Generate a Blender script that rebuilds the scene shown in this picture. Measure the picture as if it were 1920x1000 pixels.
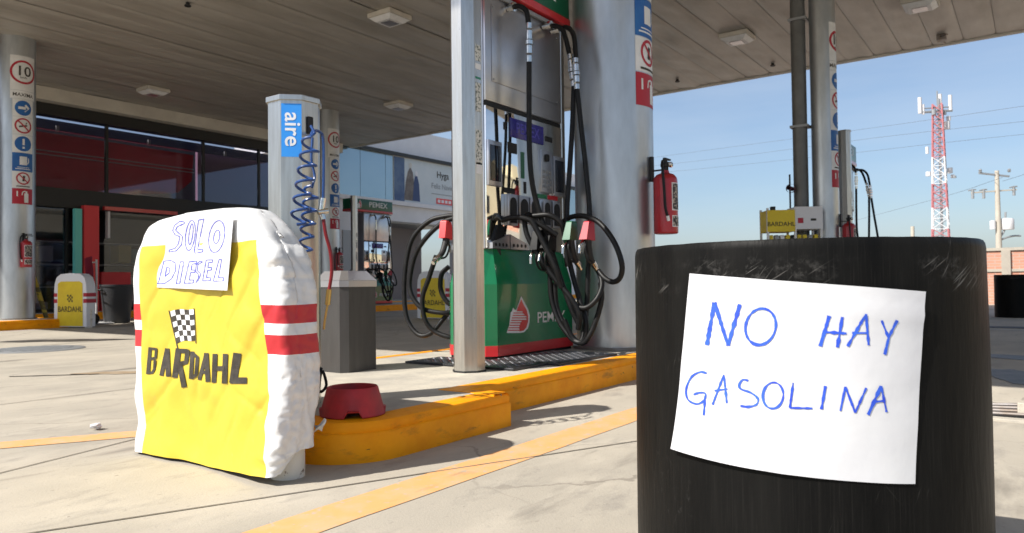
import bpy, bmesh, math, random
from mathutils import Vector, Matrix, noise
from mathutils.bvhtree import BVHTree
random.seed(7)
R = math.radians
S = bpy.context.scene
for o in list(bpy.data.objects): bpy.data.objects.remove(o)
COL = S.collection

# ---------------------------------------------------------------- camera
F = 1378.6                                   # focal length in pixels of the 1920 px wide photograph
YAW, PITCH, ROLL, CAMH = 0.6213, 0.02429, -0.01217, 0.62
fw = Vector((math.cos(YAW)*math.cos(PITCH), math.sin(YAW)*math.cos(PITCH), math.sin(PITCH)))
rt = Vector((math.sin(YAW), -math.cos(YAW), 0)); up = rt.cross(fw)
rt, up = math.cos(ROLL)*rt+math.sin(ROLL)*up, -math.sin(ROLL)*rt+math.cos(ROLL)*up
cam = bpy.data.cameras.new('camera'); co = bpy.data.objects.new('camera', cam); COL.objects.link(co)
cam.sensor_width = 36; cam.lens = 36*F/1920; cam.clip_start = .05; cam.clip_end = 3000
cam.dof.use_dof = True; cam.dof.focus_distance = 1.75; cam.dof.aperture_fstop = 10
M = Matrix((rt, up, -fw)).transposed().to_4x4(); M.translation = (0, 0, CAMH); co.matrix_world = M
S.camera = co
# ---------------------------------------------------------------- sky and sun
SUN_EL, SUN_AZ = R(44), math.atan2(.44, -.90)           # the sun stands in the direction (-.90, .44)
sd = Vector((math.cos(SUN_EL)*math.cos(SUN_AZ), math.cos(SUN_EL)*math.sin(SUN_AZ), math.sin(SUN_EL)))
w = bpy.data.worlds.new('World'); S.world = w; w.use_nodes = True
nt = w.node_tree; sky = nt.nodes.new('ShaderNodeTexSky'); sky.sky_type = 'NISHITA'; sky.sun_disc = False
sky.sun_elevation = SUN_EL; sky.sun_rotation = math.atan2(sd.x, sd.y)
sky.air_density = 1.0; sky.dust_density = 1.6; sky.ozone_density = 3.5
tcw = nt.nodes.new('ShaderNodeTexCoord'); mpw = nt.nodes.new('ShaderNodeMapping'); mpw.inputs['Scale'].default_value = (1.2, 1.2, 7); mpw.inputs['Rotation'].default_value = (.12, .08, 0)
nzw = nt.nodes.new('ShaderNodeTexNoise'); nzw.inputs['Scale'].default_value = 2.2; nzw.inputs['Detail'].default_value = 7; nzw.inputs['Roughness'].default_value = .55
mrw = nt.nodes.new('ShaderNodeMapRange'); mrw.inputs[1].default_value = .38; mrw.inputs[2].default_value = .72; mrw.inputs[3].default_value = .12; mrw.inputs[4].default_value = .36
mxw = nt.nodes.new('ShaderNodeMix'); mxw.data_type = 'RGBA'; mxw.inputs[7].default_value = (4.6, 5.2, 6.0, 1)
for a_, b_ in ((tcw.outputs['Generated'], mpw.inputs[0]), (mpw.outputs[0], nzw.inputs['Vector']), (nzw.outputs[0], mrw.inputs[0]), (mrw.outputs[0], mxw.inputs[0]), (sky.outputs[0], mxw.inputs[6]), (mxw.outputs[2], nt.nodes['Background'].inputs[0])): nt.links.new(a_, b_)
nt.nodes['Background'].inputs[1].default_value = .098
sl = bpy.data.lights.new('sun', 'SUN'); sl.energy = 4.8; sl.angle = R(.53); sl.color = (1, .955, .88)
so = bpy.data.objects.new('sun', sl); COL.objects.link(so); so.rotation_euler = sd.to_track_quat('Z', 'Y').to_euler()
S.view_settings.view_transform = 'Standard'; S.view_settings.look = 'None'
S.view_settings.exposure = .62; S.view_settings.gamma = 1

# ---------------------------------------------------------------- pixel of the photograph -> point in the place
C0 = Vector((0, 0, CAMH))
def ray(x, y): return fw+rt*((x-960)/F)-up*((y-500)/F)
def onz(x, y, z=0): d = ray(x, y); return C0+d*((z-CAMH)/d.z)
def onx(x, y, X): d = ray(x, y); return C0+d*(X/d.x)
def ony(x, y, Y): d = ray(x, y); return C0+d*(Y/d.y)
def atd(x, y, D): d = ray(x, y); return C0+d*(D/math.hypot(d.x, d.y))
def oncyl(x, y, c, r):
    d = ray(x, y); a = d.x**2+d.y**2; b = -2*(d.x*c[0]+d.y*c[1]); k = c[0]**2+c[1]**2-r*r
    disc = max(b*b-4*a*k, 0); return C0+d*((-b-math.sqrt(disc))/(2*a))

# ---------------------------------------------------------------- materials
def mat(name, col, rough=.6, metal=0, col2=None, scale=6, amt=.5, bump=0, bscale=60, stretch=(1, 1, 1), spec=.5, rvar=0, detail=5, coat=0, lo=.35, hi=.7):
    m = bpy.data.materials.new(name); m.use_nodes = True; n = m.node_tree.nodes; l = m.node_tree.links
    b = n['Principled BSDF']; b.inputs['Base Color'].default_value = (*col, 1); b.inputs['Roughness'].default_value = rough
    b.inputs['Metallic'].default_value = metal; b.inputs['Specular IOR Level'].default_value = spec; b.inputs['Coat Weight'].default_value = coat
    tc = n.new('ShaderNodeTexCoord'); mp = n.new('ShaderNodeMapping'); mp.inputs['Scale'].default_value = stretch
    l.new(tc.outputs['Object'], mp.inputs[0])
    if col2:
        t = n.new('ShaderNodeTexNoise'); t.inputs['Scale'].default_value = scale; t.inputs['Detail'].default_value = detail; t.inputs['Roughness'].default_value = .62
        l.new(mp.outputs[0], t.inputs['Vector'])
        rp = n.new('ShaderNodeMapRange'); rp.inputs[1].default_value = lo; rp.inputs[2].default_value = hi; rp.inputs[4].default_value = amt*2
        l.new(t.outputs[0], rp.inputs[0])
        mx = n.new('ShaderNodeMix'); mx.data_type = 'RGBA'; mx.inputs[6].default_value = (*col, 1); mx.inputs[7].default_value = (*col2, 1)
        l.new(rp.outputs[0], mx.inputs[0]); l.new(mx.outputs[2], b.inputs['Base Color'])
        if rvar:
            r2 = n.new('ShaderNodeMapRange'); r2.inputs[3].default_value = rough-rvar; r2.inputs[4].default_value = rough+rvar
            l.new(t.outputs[0], r2.inputs[0]); l.new(r2.outputs[0], b.inputs['Roughness'])
    if bump:
        t2 = n.new('ShaderNodeTexNoise'); t2.inputs['Scale'].default_value = bscale; t2.inputs['Detail'].default_value = 4
        l.new(mp.outputs[0], t2.inputs['Vector']); bp = n.new('ShaderNodeBump'); bp.inputs['Strength'].default_value = bump; bp.inputs['Distance'].default_value = .01
        l.new(t2.outputs[0], bp.inputs['Height']); l.new(bp.outputs[0], b.inputs['Normal'])
    return m
def N(m, t): return m.node_tree.nodes.new(t)
def math_node(m, op, a, b=None):
    k = N(m, 'ShaderNodeMath'); k.operation = op
    for i, v in enumerate((a, b)):
        if v is None: continue
        if isinstance(v, (int, float)): k.inputs[i].default_value = v
        else: m.node_tree.links.new(v, k.inputs[i])
    return k.outputs[0]

M_ = {}
M_['cream'] = mat('cream_render', (.62, .54, .36), .9, col2=(.55, .47, .31), scale=1.2)
M_['steel'] = mat('brushed_steel', (.57, .555, .52), .30, 1, col2=(.43, .415, .385), scale=9, stretch=(6, 6, .5), bump=.05, bscale=40, rvar=.08)
M_['steel_dark'] = mat('bin_steel', (.075, .072, .07), .42, .35, col2=(.05, .048, .046), scale=4, stretch=(4, 4, .6), rvar=.06)
M_['mirror'] = mat('polished_steel', (.86, .85, .82), .035, 1, col2=(.8, .79, .76), scale=3)
M_['panel'] = mat('dull_panel_steel', (.50, .50, .52), .30, .9, col2=(.40, .40, .43), scale=3, rvar=.07)
M_['column'] = mat('galvanised_column', (.55, .57, .585), .36, .85, col2=(.40, .42, .435), scale=3.2, stretch=(1.6, 1.6, .45), rvar=.08, bump=.06, bscale=14)
M_['ceiling'] = mat('canopy_sheet', (.49, .455, .405), .5, .2, col2=(.35, .32, .275), scale=1.1, stretch=(.5, 2.2, 1), bump=.55, bscale=2.6, detail=6)
M_['fascia'] = mat('canopy_fascia', (.62, .58, .50), .6, col2=(.5, .46, .4), scale=2)
M_['yellow_kerb'] = mat('kerb_paint', (.95, .365, .003), .55, spec=.2, col2=(.82, .27, .003), scale=7, bump=.25, bscale=30, rvar=.1, lo=.4, hi=.75)
def wear(m, cols):
    n = m.node_tree; b = n.nodes['Principled BSDF']; out = b.inputs['Base Color'].links[0].from_socket; tc = N(m, 'ShaderNodeTexCoord')
    for sc, st, a, c, col, amt in cols:
        mp = N(m, 'ShaderNodeMapping'); mp.inputs['Scale'].default_value = st; n.links.new(tc.outputs['Object'], mp.inputs[0])
        t = N(m, 'ShaderNodeTexNoise'); t.inputs['Scale'].default_value = sc; t.inputs['Detail'].default_value = 7; t.inputs['Roughness'].default_value = .65; n.links.new(mp.outputs[0], t.inputs['Vector'])
        r = N(m, 'ShaderNodeMapRange'); r.inputs[1].default_value = a; r.inputs[2].default_value = c; r.inputs[4].default_value = amt; n.links.new(t.outputs[0], r.inputs[0])
        x = N(m, 'ShaderNodeMix'); x.data_type = 'RGBA'; x.inputs[7].default_value = (*col, 1); n.links.new(out, x.inputs[6]); n.links.new(r.outputs[0], x.inputs[0]); out = x.outputs[2]
    n.links.new(out, b.inputs['Base Color'])
wear(M_['yellow_kerb'], ((4, (1, 1, 3), .56, .70, (.30, .13, .02), .7), (16, (.7, .7, 2.5), .67, .69, (.05, .035, .02), .9), (9, (.5, .5, 6), .68, .72, (.10, .06, .02), .8)))
M_['line_paint'] = mat('floor_line_paint', (.70, .345, .13), .75, col2=(.50, .37, .22), scale=9, detail=8, lo=.42, hi=.72)
wear(M_['line_paint'], ((26, (1, 1, 1), .57, .66, (.40, .36, .30), .9), (6, (.5, 2, 1), .60, .72, (.22, .18, .13), .6)))
M_['black'] = mat('black_rubber', (.005, .005, .0055), .46, spec=.25, col2=(.012, .012, .012), scale=20)
M_['dark'] = mat('dark_void', (.008, .008, .009), .6)
M_['white'] = mat('white_plastic', (.78, .78, .78), .5, col2=(.66, .66, .65), scale=8)
M_['red'] = mat('red_paint', (.42, .012, .018), .35, col2=(.32, .010, .014), scale=9, coat=.2)
M_['redband'] = mat('cabinet_red', (.62, .025, .03), .28, col2=(.5, .02, .025), scale=5, coat=.3)
M_['green'] = mat('cabinet_green', (.007, .175, .065), .22, col2=(.006, .15, .055), scale=5, coat=.35)
M_['green_dark'] = mat('header_green', (.006, .10, .045), .3)
M_['blue_sign'] = mat('sign_blue', (.02, .25, .75), .45, col2=(.03, .29, .78), scale=6)
M_['sign_blue'] = mat('sticker_blue', (.01, .10, .36), .5, col2=(.02, .14, .40), scale=9)
M_['sign_red'] = mat('sticker_red', (.42, .012, .03), .5)
M_['ink'] = mat('black_print', (.022, .018, .015), .65, col2=(.055, .045, .03), scale=40)
M_['pen'] = mat('blue_marker', (.015, .05, .50), .55, col2=(.03, .12, .62), scale=35)
M_['pen_thin'] = mat('blue_ballpoint', (.06, .07, .42), .6, col2=(.16, .17, .50), scale=50)
M_['paper'] = mat('paper', (.60, .60, .61), .8, col2=(.545, .545, .57), scale=5, bump=.2, bscale=12)
M_['chrome'] = mat('chrome', (.75, .74, .70), .16, 1, col2=(.55, .54, .5), scale=30)
M_['brass'] = mat('brass', (.62, .42, .14), .3, 1)
M_['hose_blue'] = mat('blue_hose', (.012, .05, .19), .3, col2=(.02, .07, .24), scale=20, coat=.2)
M_['glass_dark'] = mat('dark_glass', (.012, .014, .02), .06, spec=.6)
M_['display'] = mat('display_glass', (.02, .015, .16), .18, col2=(.04, .03, .28), scale=14)
M_['concrete_is'] = mat('island_concrete', (.49, .445, .365), .85, col2=(.33, .305, .265), scale=5, bump=.3, bscale=50, detail=9)
M_['bowl'] = mat('red_plastic_tub', (.45, .022, .028), .55, col2=(.24, .02, .024), scale=9, bump=.1, bscale=30)
M_['bollard'] = mat('white_pipe_paint', (.72, .69, .62), .55, col2=(.20, .15, .11), scale=34, lo=.60, hi=.66, bump=.2, bscale=30)
M_['tread'] = mat('tread_plate_steel', (.045, .046, .05), .42, .8, col2=(.09, .09, .095), scale=40)
M_['rust'] = mat('worn_steel', (.30, .28, .27), .55, .6, col2=(.22, .17, .13), scale=12)
M_['wall_white'] = mat('white_wall', (.78, .77, .78), .85, col2=(.70, .69, .70), scale=1.5)
M_['glass_blue'] = mat('sky_glass', (.34, .43, .48), .08, .55, col2=(.30, .40, .46), scale=.8, spec=.8)
M_['black_frame'] = mat('black_frame', (.012, .012, .012), .45)
M_['store_dark'] = mat('store_dark', (.035, .035, .04), .7)
M_['store_red'] = mat('store_red', (.75, .03, .04), .45, col2=(.55, .02, .03), scale=.8)
M_['bright_red'] = mat('door_red', (.72, .045, .05), .45)
M_['teal'] = mat('teal_paint', (.16, .62, .55), .5)
M_['cover_yellow'] = mat('cover_yellow', (.80, .60, .02), .5, col2=(.7, .5, .02), scale=6)
M_['tower_red'] = mat('tower_red', (.40, .13, .14), .7); M_['tower_white'] = mat('tower_white', (.58, .57, .58), .7)
M_['pole'] = mat('concrete_pole', (.46, .42, .35), .85, col2=(.38, .34, .29), scale=3)
M_['grey'] = mat('grey_metal', (.30, .31, .32), .5, .4)
M_['drum'] = None

def brick_mat():
    m = mat('brick', (.55, .27, .19), .85); n = m.node_tree
    tc = N(m, 'ShaderNodeTexCoord'); sp = N(m, 'ShaderNodeSeparateXYZ'); cb = N(m, 'ShaderNodeCombineXYZ')
    n.links.new(tc.outputs['Object'], sp.inputs[0]); n.links.new(sp.outputs[1], cb.inputs[0]); n.links.new(sp.outputs[2], cb.inputs[1])
    b = N(m, 'ShaderNodeTexBrick'); b.inputs['Scale'].default_value = 1; b.inputs['Brick Width'].default_value = .24; b.inputs['Row Height'].default_value = .07; b.inputs['Mortar Size'].default_value = .008
    b.inputs['Color1'].default_value = (.58, .29, .20, 1); b.inputs['Color2'].default_value = (.50, .24, .17, 1); b.inputs['Mortar'].default_value = (.45, .36, .30, 1)
    n.links.new(cb.outputs[0], b.inputs['Vector']); n.links.new(b.outputs[0], n.nodes['Principled BSDF'].inputs['Base Color']); return m
M_['brick'] = brick_mat()

def drum_mat():
    m = mat('drum_black_plastic', (.0040, .0040, .0040), .46, spec=.07, col2=(.010, .0096, .0088), scale=5, stretch=(2, 2, .35), rvar=.10, bump=.12, bscale=45, detail=8)
    n = m.node_tree; b = n.nodes['Principled BSDF']; base = b.inputs['Base Color'].links[0].from_socket
    tc = N(m, 'ShaderNodeTexCoord'); sp = N(m, 'ShaderNodeSeparateXYZ'); n.links.new(tc.outputs['Object'], sp.inputs[0])
    out = base
    # scratches laid out round the drum: u = arc length, v = height
    u = math_node(m, 'MULTIPLY', math_node(m, 'ARCTAN2', sp.outputs[1], sp.outputs[0]), .29); cb = N(m, 'ShaderNodeCombineXYZ'); n.links.new(u, cb.inputs[0]); n.links.new(sp.outputs[2], cb.inputs[1])
    def mrange(x, a, c, lo=0, hi=1):
        r = N(m, 'ShaderNodeMapRange'); r.inputs[1].default_value = a; r.inputs[2].default_value = c; r.inputs[3].default_value = lo; r.inputs[4].default_value = hi; n.links.new(x, r.inputs[0]); return r.outputs[0]
    patch = N(m, 'ShaderNodeTexNoise'); patch.inputs['Scale'].default_value = 9; n.links.new(cb.outputs[0], patch.inputs['Vector'])
    for rot, st, th, wd, val, band in ((1.5708, (1.6, 150, 1), .60, .2, .009, 0), (1.5708, (9, 420, 1), .55, .2, .012, 0), (.55, (9, 260, 1), .61, .06, .20, 1), (.95, (12, 240, 1), .63, .06, .16, 1), (1.2, (9, 260, 1), .68, .05, .10, 2), (-.9, (8, 260, 1), .70, .05, .09, 2)):
        mp = N(m, 'ShaderNodeMapping'); mp.vector_type = 'TEXTURE'; mp.inputs['Rotation'].default_value = (0, 0, rot); mp.inputs['Scale'].default_value = (1/st[0], 1/st[1], 1)
        n.links.new(cb.outputs[0], mp.inputs[0]); t = N(m, 'ShaderNodeTexNoise'); t.inputs['Scale'].default_value = 1; t.inputs['Detail'].default_value = 3; n.links.new(mp.outputs[0], t.inputs['Vector'])
        k = mrange(t.outputs[0], th, th+wd)
        if band == 1: k = math_node(m, 'MULTIPLY', math_node(m, 'MULTIPLY', k, mrange(patch.outputs[0], .42, .62)), math_node(m, 'MULTIPLY', mrange(sp.outputs[2], .600, .612), mrange(sp.outputs[2], .655, .640)))
        if band == 2: k = math_node(m, 'MULTIPLY', k, mrange(patch.outputs[0], .5, .62))
        mx = N(m, 'ShaderNodeMix'); mx.data_type = 'RGBA'; mx.inputs[7].default_value = (val*1.05, val, val*.93, 1)
        n.links.new(out, mx.inputs[6]); n.links.new(k, mx.inputs[0]); out = mx.outputs[2]
    sc_ = N(m, 'ShaderNodeTexNoise'); sc_.inputs['Scale'].default_value = 55; sc_.inputs['Detail'].default_value = 9; sc_.inputs['Roughness'].default_value = .75; n.links.new(cb.outputs[0], sc_.inputs['Vector'])
    k = math_node(m, 'MULTIPLY', math_node(m, 'MULTIPLY', mrange(sc_.outputs[0], .50, .66, 0, .8), mrange(patch.outputs[0], .38, .60)), math_node(m, 'MULTIPLY', mrange(sp.outputs[2], .595, .625), mrange(sp.outputs[2], .660, .640)))
    k2 = math_node(m, 'MULTIPLY', mrange(sc_.outputs[0], .56, .72, 0, .5), mrange(patch.outputs[0], .52, .70)); k = math_node(m, 'MAXIMUM', k, k2)
    mx = N(m, 'ShaderNodeMix'); mx.data_type = 'RGBA'; mx.inputs[7].default_value = (.075, .072, .068, 1); n.links.new(out, mx.inputs[6]); n.links.new(k, mx.inputs[0]); out = mx.outputs[2]
    n.links.new(out, b.inputs['Base Color']); return m
M_['drum'] = drum_mat()

def ground_mat():
    m = mat('forecourt_concrete', (.50, .46, .39), .85, bump=.0); n = m.node_tree; b = n.nodes['Principled BSDF']
    tc = N(m, 'ShaderNodeTexCoord')
    def nz(sc, det, st=(1, 1, 1), rough=.6):
        mp = N(m, 'ShaderNodeMapping'); mp.inputs['Scale'].default_value = st; mp.inputs['Rotation'].default_value = (0, 0, -.45); n.links.new(tc.outputs['Object'], mp.inputs[0])
        t = N(m, 'ShaderNodeTexNoise'); t.inputs['Scale'].default_value = sc; t.inputs['Detail'].default_value = det; t.inputs['Roughness'].default_value = rough; n.links.new(mp.outputs[0], t.inputs['Vector']); return t.outputs[0]
    def mr(s, a, c, lo, hi):
        r = N(m, 'ShaderNodeMapRange'); r.inputs[1].default_value = a; r.inputs[2].default_value = c; r.inputs[3].default_value = lo; r.inputs[4].default_value = hi; n.links.new(s, r.inputs[0]); return r.outputs[0]
    def mix(a, col, f):
        x = N(m, 'ShaderNodeMix'); x.data_type = 'RGBA'; x.inputs[7].default_value = (*col, 1); n.links.new(f, x.inputs[0])
        if isinstance(a, tuple): x.inputs[6].default_value = (*a, 1)
        else: n.links.new(a, x.inputs[6])
        return x.outputs[2]
    c = mix((.42, .375, .305), (.325, .295, .245), mr(nz(.7, 6), .38, .66, 0, 1))
    c = mix(c, (.49, .44, .36), mr(nz(3, 8, (.7, 1.3, 1)), .5, .75, 0, .7))
    c = mix(c, (.22, .20, .175), mr(nz(5.5, 10, (.6, 1.2, 1), .7), .54, .70, 0, .6))
    c = mix(c, (.17, .155, .14), mr(nz(45, 5), .60, .8, 0, .65))
    c = mix(c, (.10, .088, .075), mr(nz(1.1, 7, (.5, 1.8, 1)), .60, .72, 0, .85))
    c = mix(c, (.15, .13, .11), mr(nz(17, 6, (1, 1, 1), .7), .67, .71, 0, .7))
    c = mix(c, (.11, .09, .075), mr(nz(4.2, 4, (1, 1, 1), .5), .735, .76, 0, .75))
    vo = N(m, 'ShaderNodeTexVoronoi'); vo.feature = 'DISTANCE_TO_EDGE'; vo.inputs['Scale'].default_value = .42
    wn = N(m, 'ShaderNodeTexNoise'); wn.inputs['Scale'].default_value = 1.6; wn.inputs['Detail'].default_value = 8; n.links.new(tc.outputs['Object'], wn.inputs['Vector'])
    va = N(m, 'ShaderNodeVectorMath'); va.operation = 'SCALE'; va.inputs['Scale'].default_value = .55; n.links.new(wn.outputs['Color'], va.inputs[0])
    vb = N(m, 'ShaderNodeVectorMath'); n.links.new(tc.outputs['Object'], vb.inputs[0]); n.links.new(va.outputs[0], vb.inputs[1]); n.links.new(vb.outputs[0], vo.inputs['Vector'])
    c = mix(c, (.13, .11, .09), math_node(m, 'MULTIPLY', mr(vo.outputs['Distance'], .0012, .0028, 1, 0), mr(nz(.6, 3), .50, .58, 0, .5)))
    n.links.new(c, b.inputs['Base Color'])
    bp = N(m, 'ShaderNodeBump'); bp.inputs['Strength'].default_value = .35; bp.inputs['Distance'].default_value = .004
    n.links.new(nz(120, 4), bp.inputs['Height']); n.links.new(bp.outputs[0], b.inputs['Normal'])
    return m
M_['ground'] = ground_mat()

def cover_mat():
    """white vinyl with a printed yellow front panel and two red bands"""
    m = mat('printed_vinyl', (.70, .70, .70), .40, bump=.16, bscale=22); n = m.node_tree; b = n.nodes['Principled BSDF']
    tc = N(m, 'ShaderNodeTexCoord'); sp = N(m, 'ShaderNodeSeparateXYZ'); n.links.new(tc.outputs['Object'], sp.inputs[0])
    X, Y, Z = sp.outputs; A = lambda *s: math_node(m, *s)
    t = N(m, 'ShaderNodeTexNoise'); t.inputs['Scale'].default_value = 3; n.links.new(tc.outputs['Object'], t.inputs['Vector'])
    wob = A('MULTIPLY', A('SUBTRACT', t.outputs[0], .5), .02)
    Zw = A('ADD', Z, A('MULTIPLY', wob, .7))
    def band(z0, z1): return A('MULTIPLY', A('GREATER_THAN', Zw, z0), A('LESS_THAN', Zw, z1))
    red = A('MAXIMUM', band(.405, .468), band(.505, .565))
    yr = A('ADD', A('ADD', A('MULTIPLY', Z, .13), 1.962), wob)              # right edge leans a little
    yel = A('MULTIPLY', A('MULTIPLY', A('GREATER_THAN', Y, yr), A('LESS_THAN', Y, A('ADD', 2.728, wob))), A('MULTIPLY', A('LESS_THAN', Z, A('ADD', .775, wob)), A('LESS_THAN', X, 1.49)))
    # round off the two upper corners of the yellow panel
    def mix(a, col, f):
        x = N(m, 'ShaderNodeMix'); x.data_type = 'RGBA'; x.inputs[7].default_value = (*col, 1); n.links.new(f, x.inputs[0])
        if isinstance(a, tuple): x.inputs[6].default_value = (*a, 1)
        else: n.links.new(a, x.inputs[6])
        return x.outputs[2]
    c = mix((.70, .70, .695), (.48, .022, .03), red); c = mix(c, (.60, .455, .045), yel)
    d = N(m, 'ShaderNodeTexNoise'); d.inputs['Scale'].default_value = 22; d.inputs['Detail'].default_value = 8; d.inputs['Roughness'].default_value = .7; n.links.new(tc.outputs['Object'], d.inputs['Vector'])
    r = N(m, 'ShaderNodeMapRange'); r.inputs[1].default_value = .62; r.inputs[2].default_value = .74; r.inputs[4].default_value = .45; n.links.new(d.outputs[0], r.inputs[0])
    low = N(m, 'ShaderNodeMapRange'); low.inputs[1].default_value = .35; low.inputs[2].default_value = .05; n.links.new(Z, low.inputs[0])
    c = mix(c, (.33, .25, .15), A('MULTIPLY', r.outputs[0], low.outputs[0]))
    n.links.new(c, b.inputs['Base Color']); return m
M_['cover'] = cover_mat()

def glass_mat():
    m = bpy.data.materials.new('tinted_store_glass'); m.use_nodes = True; n = m.node_tree; n.nodes.remove(n.nodes['Principled BSDF'])
    t = N(m, 'ShaderNodeBsdfTransparent'); t.inputs[0].default_value = (.78, .78, .82, 1); g = N(m, 'ShaderNodeBsdfGlossy'); g.inputs[0].default_value = (.8, .85, 1, 1); g.inputs['Roughness'].default_value = .03
    f = N(m, 'ShaderNodeFresnel'); f.inputs[0].default_value = 1.5; x = N(m, 'ShaderNodeMixShader')
    n.links.new(f.outputs[0], x.inputs[0]); n.links.new(t.outputs[0], x.inputs[1]); n.links.new(g.outputs[0], x.inputs[2]); n.links.new(x.outputs[0], n.nodes['Material Output'].inputs[0]); return m
M_['glass'] = glass_mat()

# ---------------------------------------------------------------- mesh helpers
def link(name, me, m, parent=None, smooth=False):
    if isinstance(m, str): m = M_[m]
    me.materials.append(m)
    if smooth:
        me.polygons.foreach_set('use_smooth', [True]*len(me.polygons))
        if smooth != 'all': me.set_sharp_from_angle(angle=R(38))
    o = bpy.data.objects.new(name, me); COL.objects.link(o)
    if parent: o.parent = parent
    return o
class MB:
    def __init__(s): s.b = bmesh.new()
    def box(s, x0, x1, y0, y1, z0, z1, bev=0, seg=2):
        vs = [s.b.verts.new((x, y, z)) for z in (z0, z1) for x, y in ((x0, y0), (x1, y0), (x1, y1), (x0, y1))]
        fs = [s.b.faces.new([vs[i] for i in f]) for f in ((3, 2, 1, 0), (4, 5, 6, 7), (0, 1, 5, 4), (1, 2, 6, 5), (2, 3, 7, 6), (3, 0, 4, 7))]
        if bev:
            es = list({e for f in fs for e in f.edges}); bmesh.ops.bevel(s.b, geom=es, offset=bev, segments=seg, affect='EDGES', profile=.6)
        return s
    def prism(s, poly, z0, z1, bev=0, top=None):
        """poly: xy outline; top: other outline for the upper end"""
        a = [s.b.verts.new((x, y, z0)) for x, y in poly]; c = [s.b.verts.new((x, y, z1)) for x, y in (top or poly)]
        n = len(poly); fs = [s.b.faces.new(a[::-1]), s.b.faces.new(c)]+[s.b.faces.new((a[i], a[(i+1) % n], c[(i+1) % n], c[i])) for i in range(n)]
        if bev: bmesh.ops.bevel(s.b, geom=list(fs[1].edges), offset=bev, segments=3, affect='EDGES', profile=.6)
        return s
    def lathe(s, prof, c=(0, 0), n=48, axis=None):
        """prof: list of (r, z)"""
        rings = []
        for r, z in prof:
            if r < 1e-5: rings.append([s.b.verts.new((c[0], c[1], z))])
            else: rings.append([s.b.verts.new((c[0]+r*math.cos(2*math.pi*i/n), c[1]+r*math.sin(2*math.pi*i/n), z)) for i in range(n)])
        for p, q in zip(rings, rings[1:]):
            for i in range(n):
                j = (i+1) % n
                if len(p) == 1 and len(q) == 1: continue
                if len(p) == 1: s.b.faces.new((p[0], q[j], q[i]))
                elif len(q) == 1: s.b.faces.new((p[i], p[j], q[0]))
                else: s.b.faces.new((p[i], p[j], q[j], q[i]))
        return s
    def tube(s, pts, r, n=10, smooth=True, sub=5, caps=True):
        pts = [Vector(p) for p in pts]
        if smooth and len(pts) > 2: pts = spline(pts, sub)
        T = [(pts[min(i+1, len(pts)-1)]-pts[max(i-1, 0)]).normalized() for i in range(len(pts))]
        u = T[0].orthogonal().normalized(); rings = []
        for i, p in enumerate(pts):
            u = (u-T[i]*u.dot(T[i])).normalized(); v = T[i].cross(u); rr = r(i/(len(pts)-1)) if callable(r) else r
            rings.append([s.b.verts.new(p+u*rr*math.cos(2*math.pi*k/n)+v*rr*math.sin(2*math.pi*k/n)) for k in range(n)])
        for a, c in zip(rings, rings[1:]):
            for k in range(n): s.b.faces.new((a[k], a[(k+1) % n], c[(k+1) % n], c[k]))
        if caps: s.b.faces.new(rings[0][::-1]); s.b.faces.new(rings[-1])
        return s
    def bar(s, p, q, a, b=None): return s.tube([p, q], a, 4 if b is None else b, False)
    def quad(s, *p): s.b.faces.new([s.b.verts.new(x) for x in p]); return s
    def poly(s, pts):
        f = s.b.faces.new([s.b.verts.new(x) for x in pts]); bmesh.ops.triangulate(s.b, faces=[f]); return s
    def grid(s, fn, nu, nv):
        g = [[s.b.verts.new(fn(i/nu, j/nv)) for i in range(nu+1)] for j in range(nv+1)]
        for j in range(nv):
            for i in range(nu): s.b.faces.new((g[j][i], g[j][i+1], g[j+1][i+1], g[j+1][i]))
        return s
    def ribbon(s, pts, wd, fn, cyc=False, step=3.0, jit=0):
        """a pen stroke: pts in a plane, wd its width there, fn puts a plane point on the surface"""
        P = []
        n = len(pts); rng = range(n) if cyc else range(n-1)
        for i in rng:
            a, c = Vector(pts[i]), Vector(pts[(i+1) % n]); k = max(1, int((c-a).length/step)); P += [a.lerp(c, t/k) for t in range(k)]
        if not cyc: P.append(Vector(pts[-1]))
        L = []
        for i, p in enumerate(P):
            a = P[i-1] if (i or cyc) else p; c = P[(i+1) % len(P)] if (i < len(P)-1 or cyc) else p
            t = (c-a); t = t.normalized() if t.length > 1e-9 else Vector((1, 0)); nrm = Vector((-t.y, t.x))*(wd/2*(1+jit*noise.noise((p.x*.045, p.y*.045, 3))+.12*jit*noise.noise((p.x*.3, p.y*.3, 7))))
            L.append((s.b.verts.new(fn(p-nrm)), s.b.verts.new(fn(p+nrm))))
        for i in range(len(L) if cyc else len(L)-1):
            a, c = L[i], L[(i+1) % len(L)]; s.b.faces.new((a[0], a[1], c[1], c[0]))
        return s
    def move(s, v): bmesh.ops.translate(s.b, verts=s.b.verts, vec=v); return s
    def xf(s, mtx): bmesh.ops.transform(s.b, verts=s.b.verts, matrix=mtx); return s
    def mesh(s, recalc=True):
        if recalc: bmesh.ops.recalc_face_normals(s.b, faces=s.b.faces)
        me = bpy.data.meshes.new('m'); s.b.to_mesh(me); s.b.free(); return me
    def obj(s, name, m, parent=None, smooth=False, recalc=True): return link(name, s.mesh(recalc), m, parent, smooth)
def spline(p, sub=5):
    q = [p[0]*2-p[1]]+p+[p[-1]*2-p[-2]]; out = []
    for i in range(1, len(q)-2):
        a, b, c, d = q[i-1:i+3]
        for k in range(sub):
            t = k/sub; out.append(.5*((2*b)+(c-a)*t+(2*a-5*b+4*c-d)*t*t+(3*b-a-3*c+d)*t**3))
    return out+[p[-1]]
def tag(o, label=None, cat=None, group=None, kind=None):
    for k, v in (('label', label), ('category', cat), ('group', group), ('kind', kind)):
        if v: o[k] = v
    return o
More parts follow.
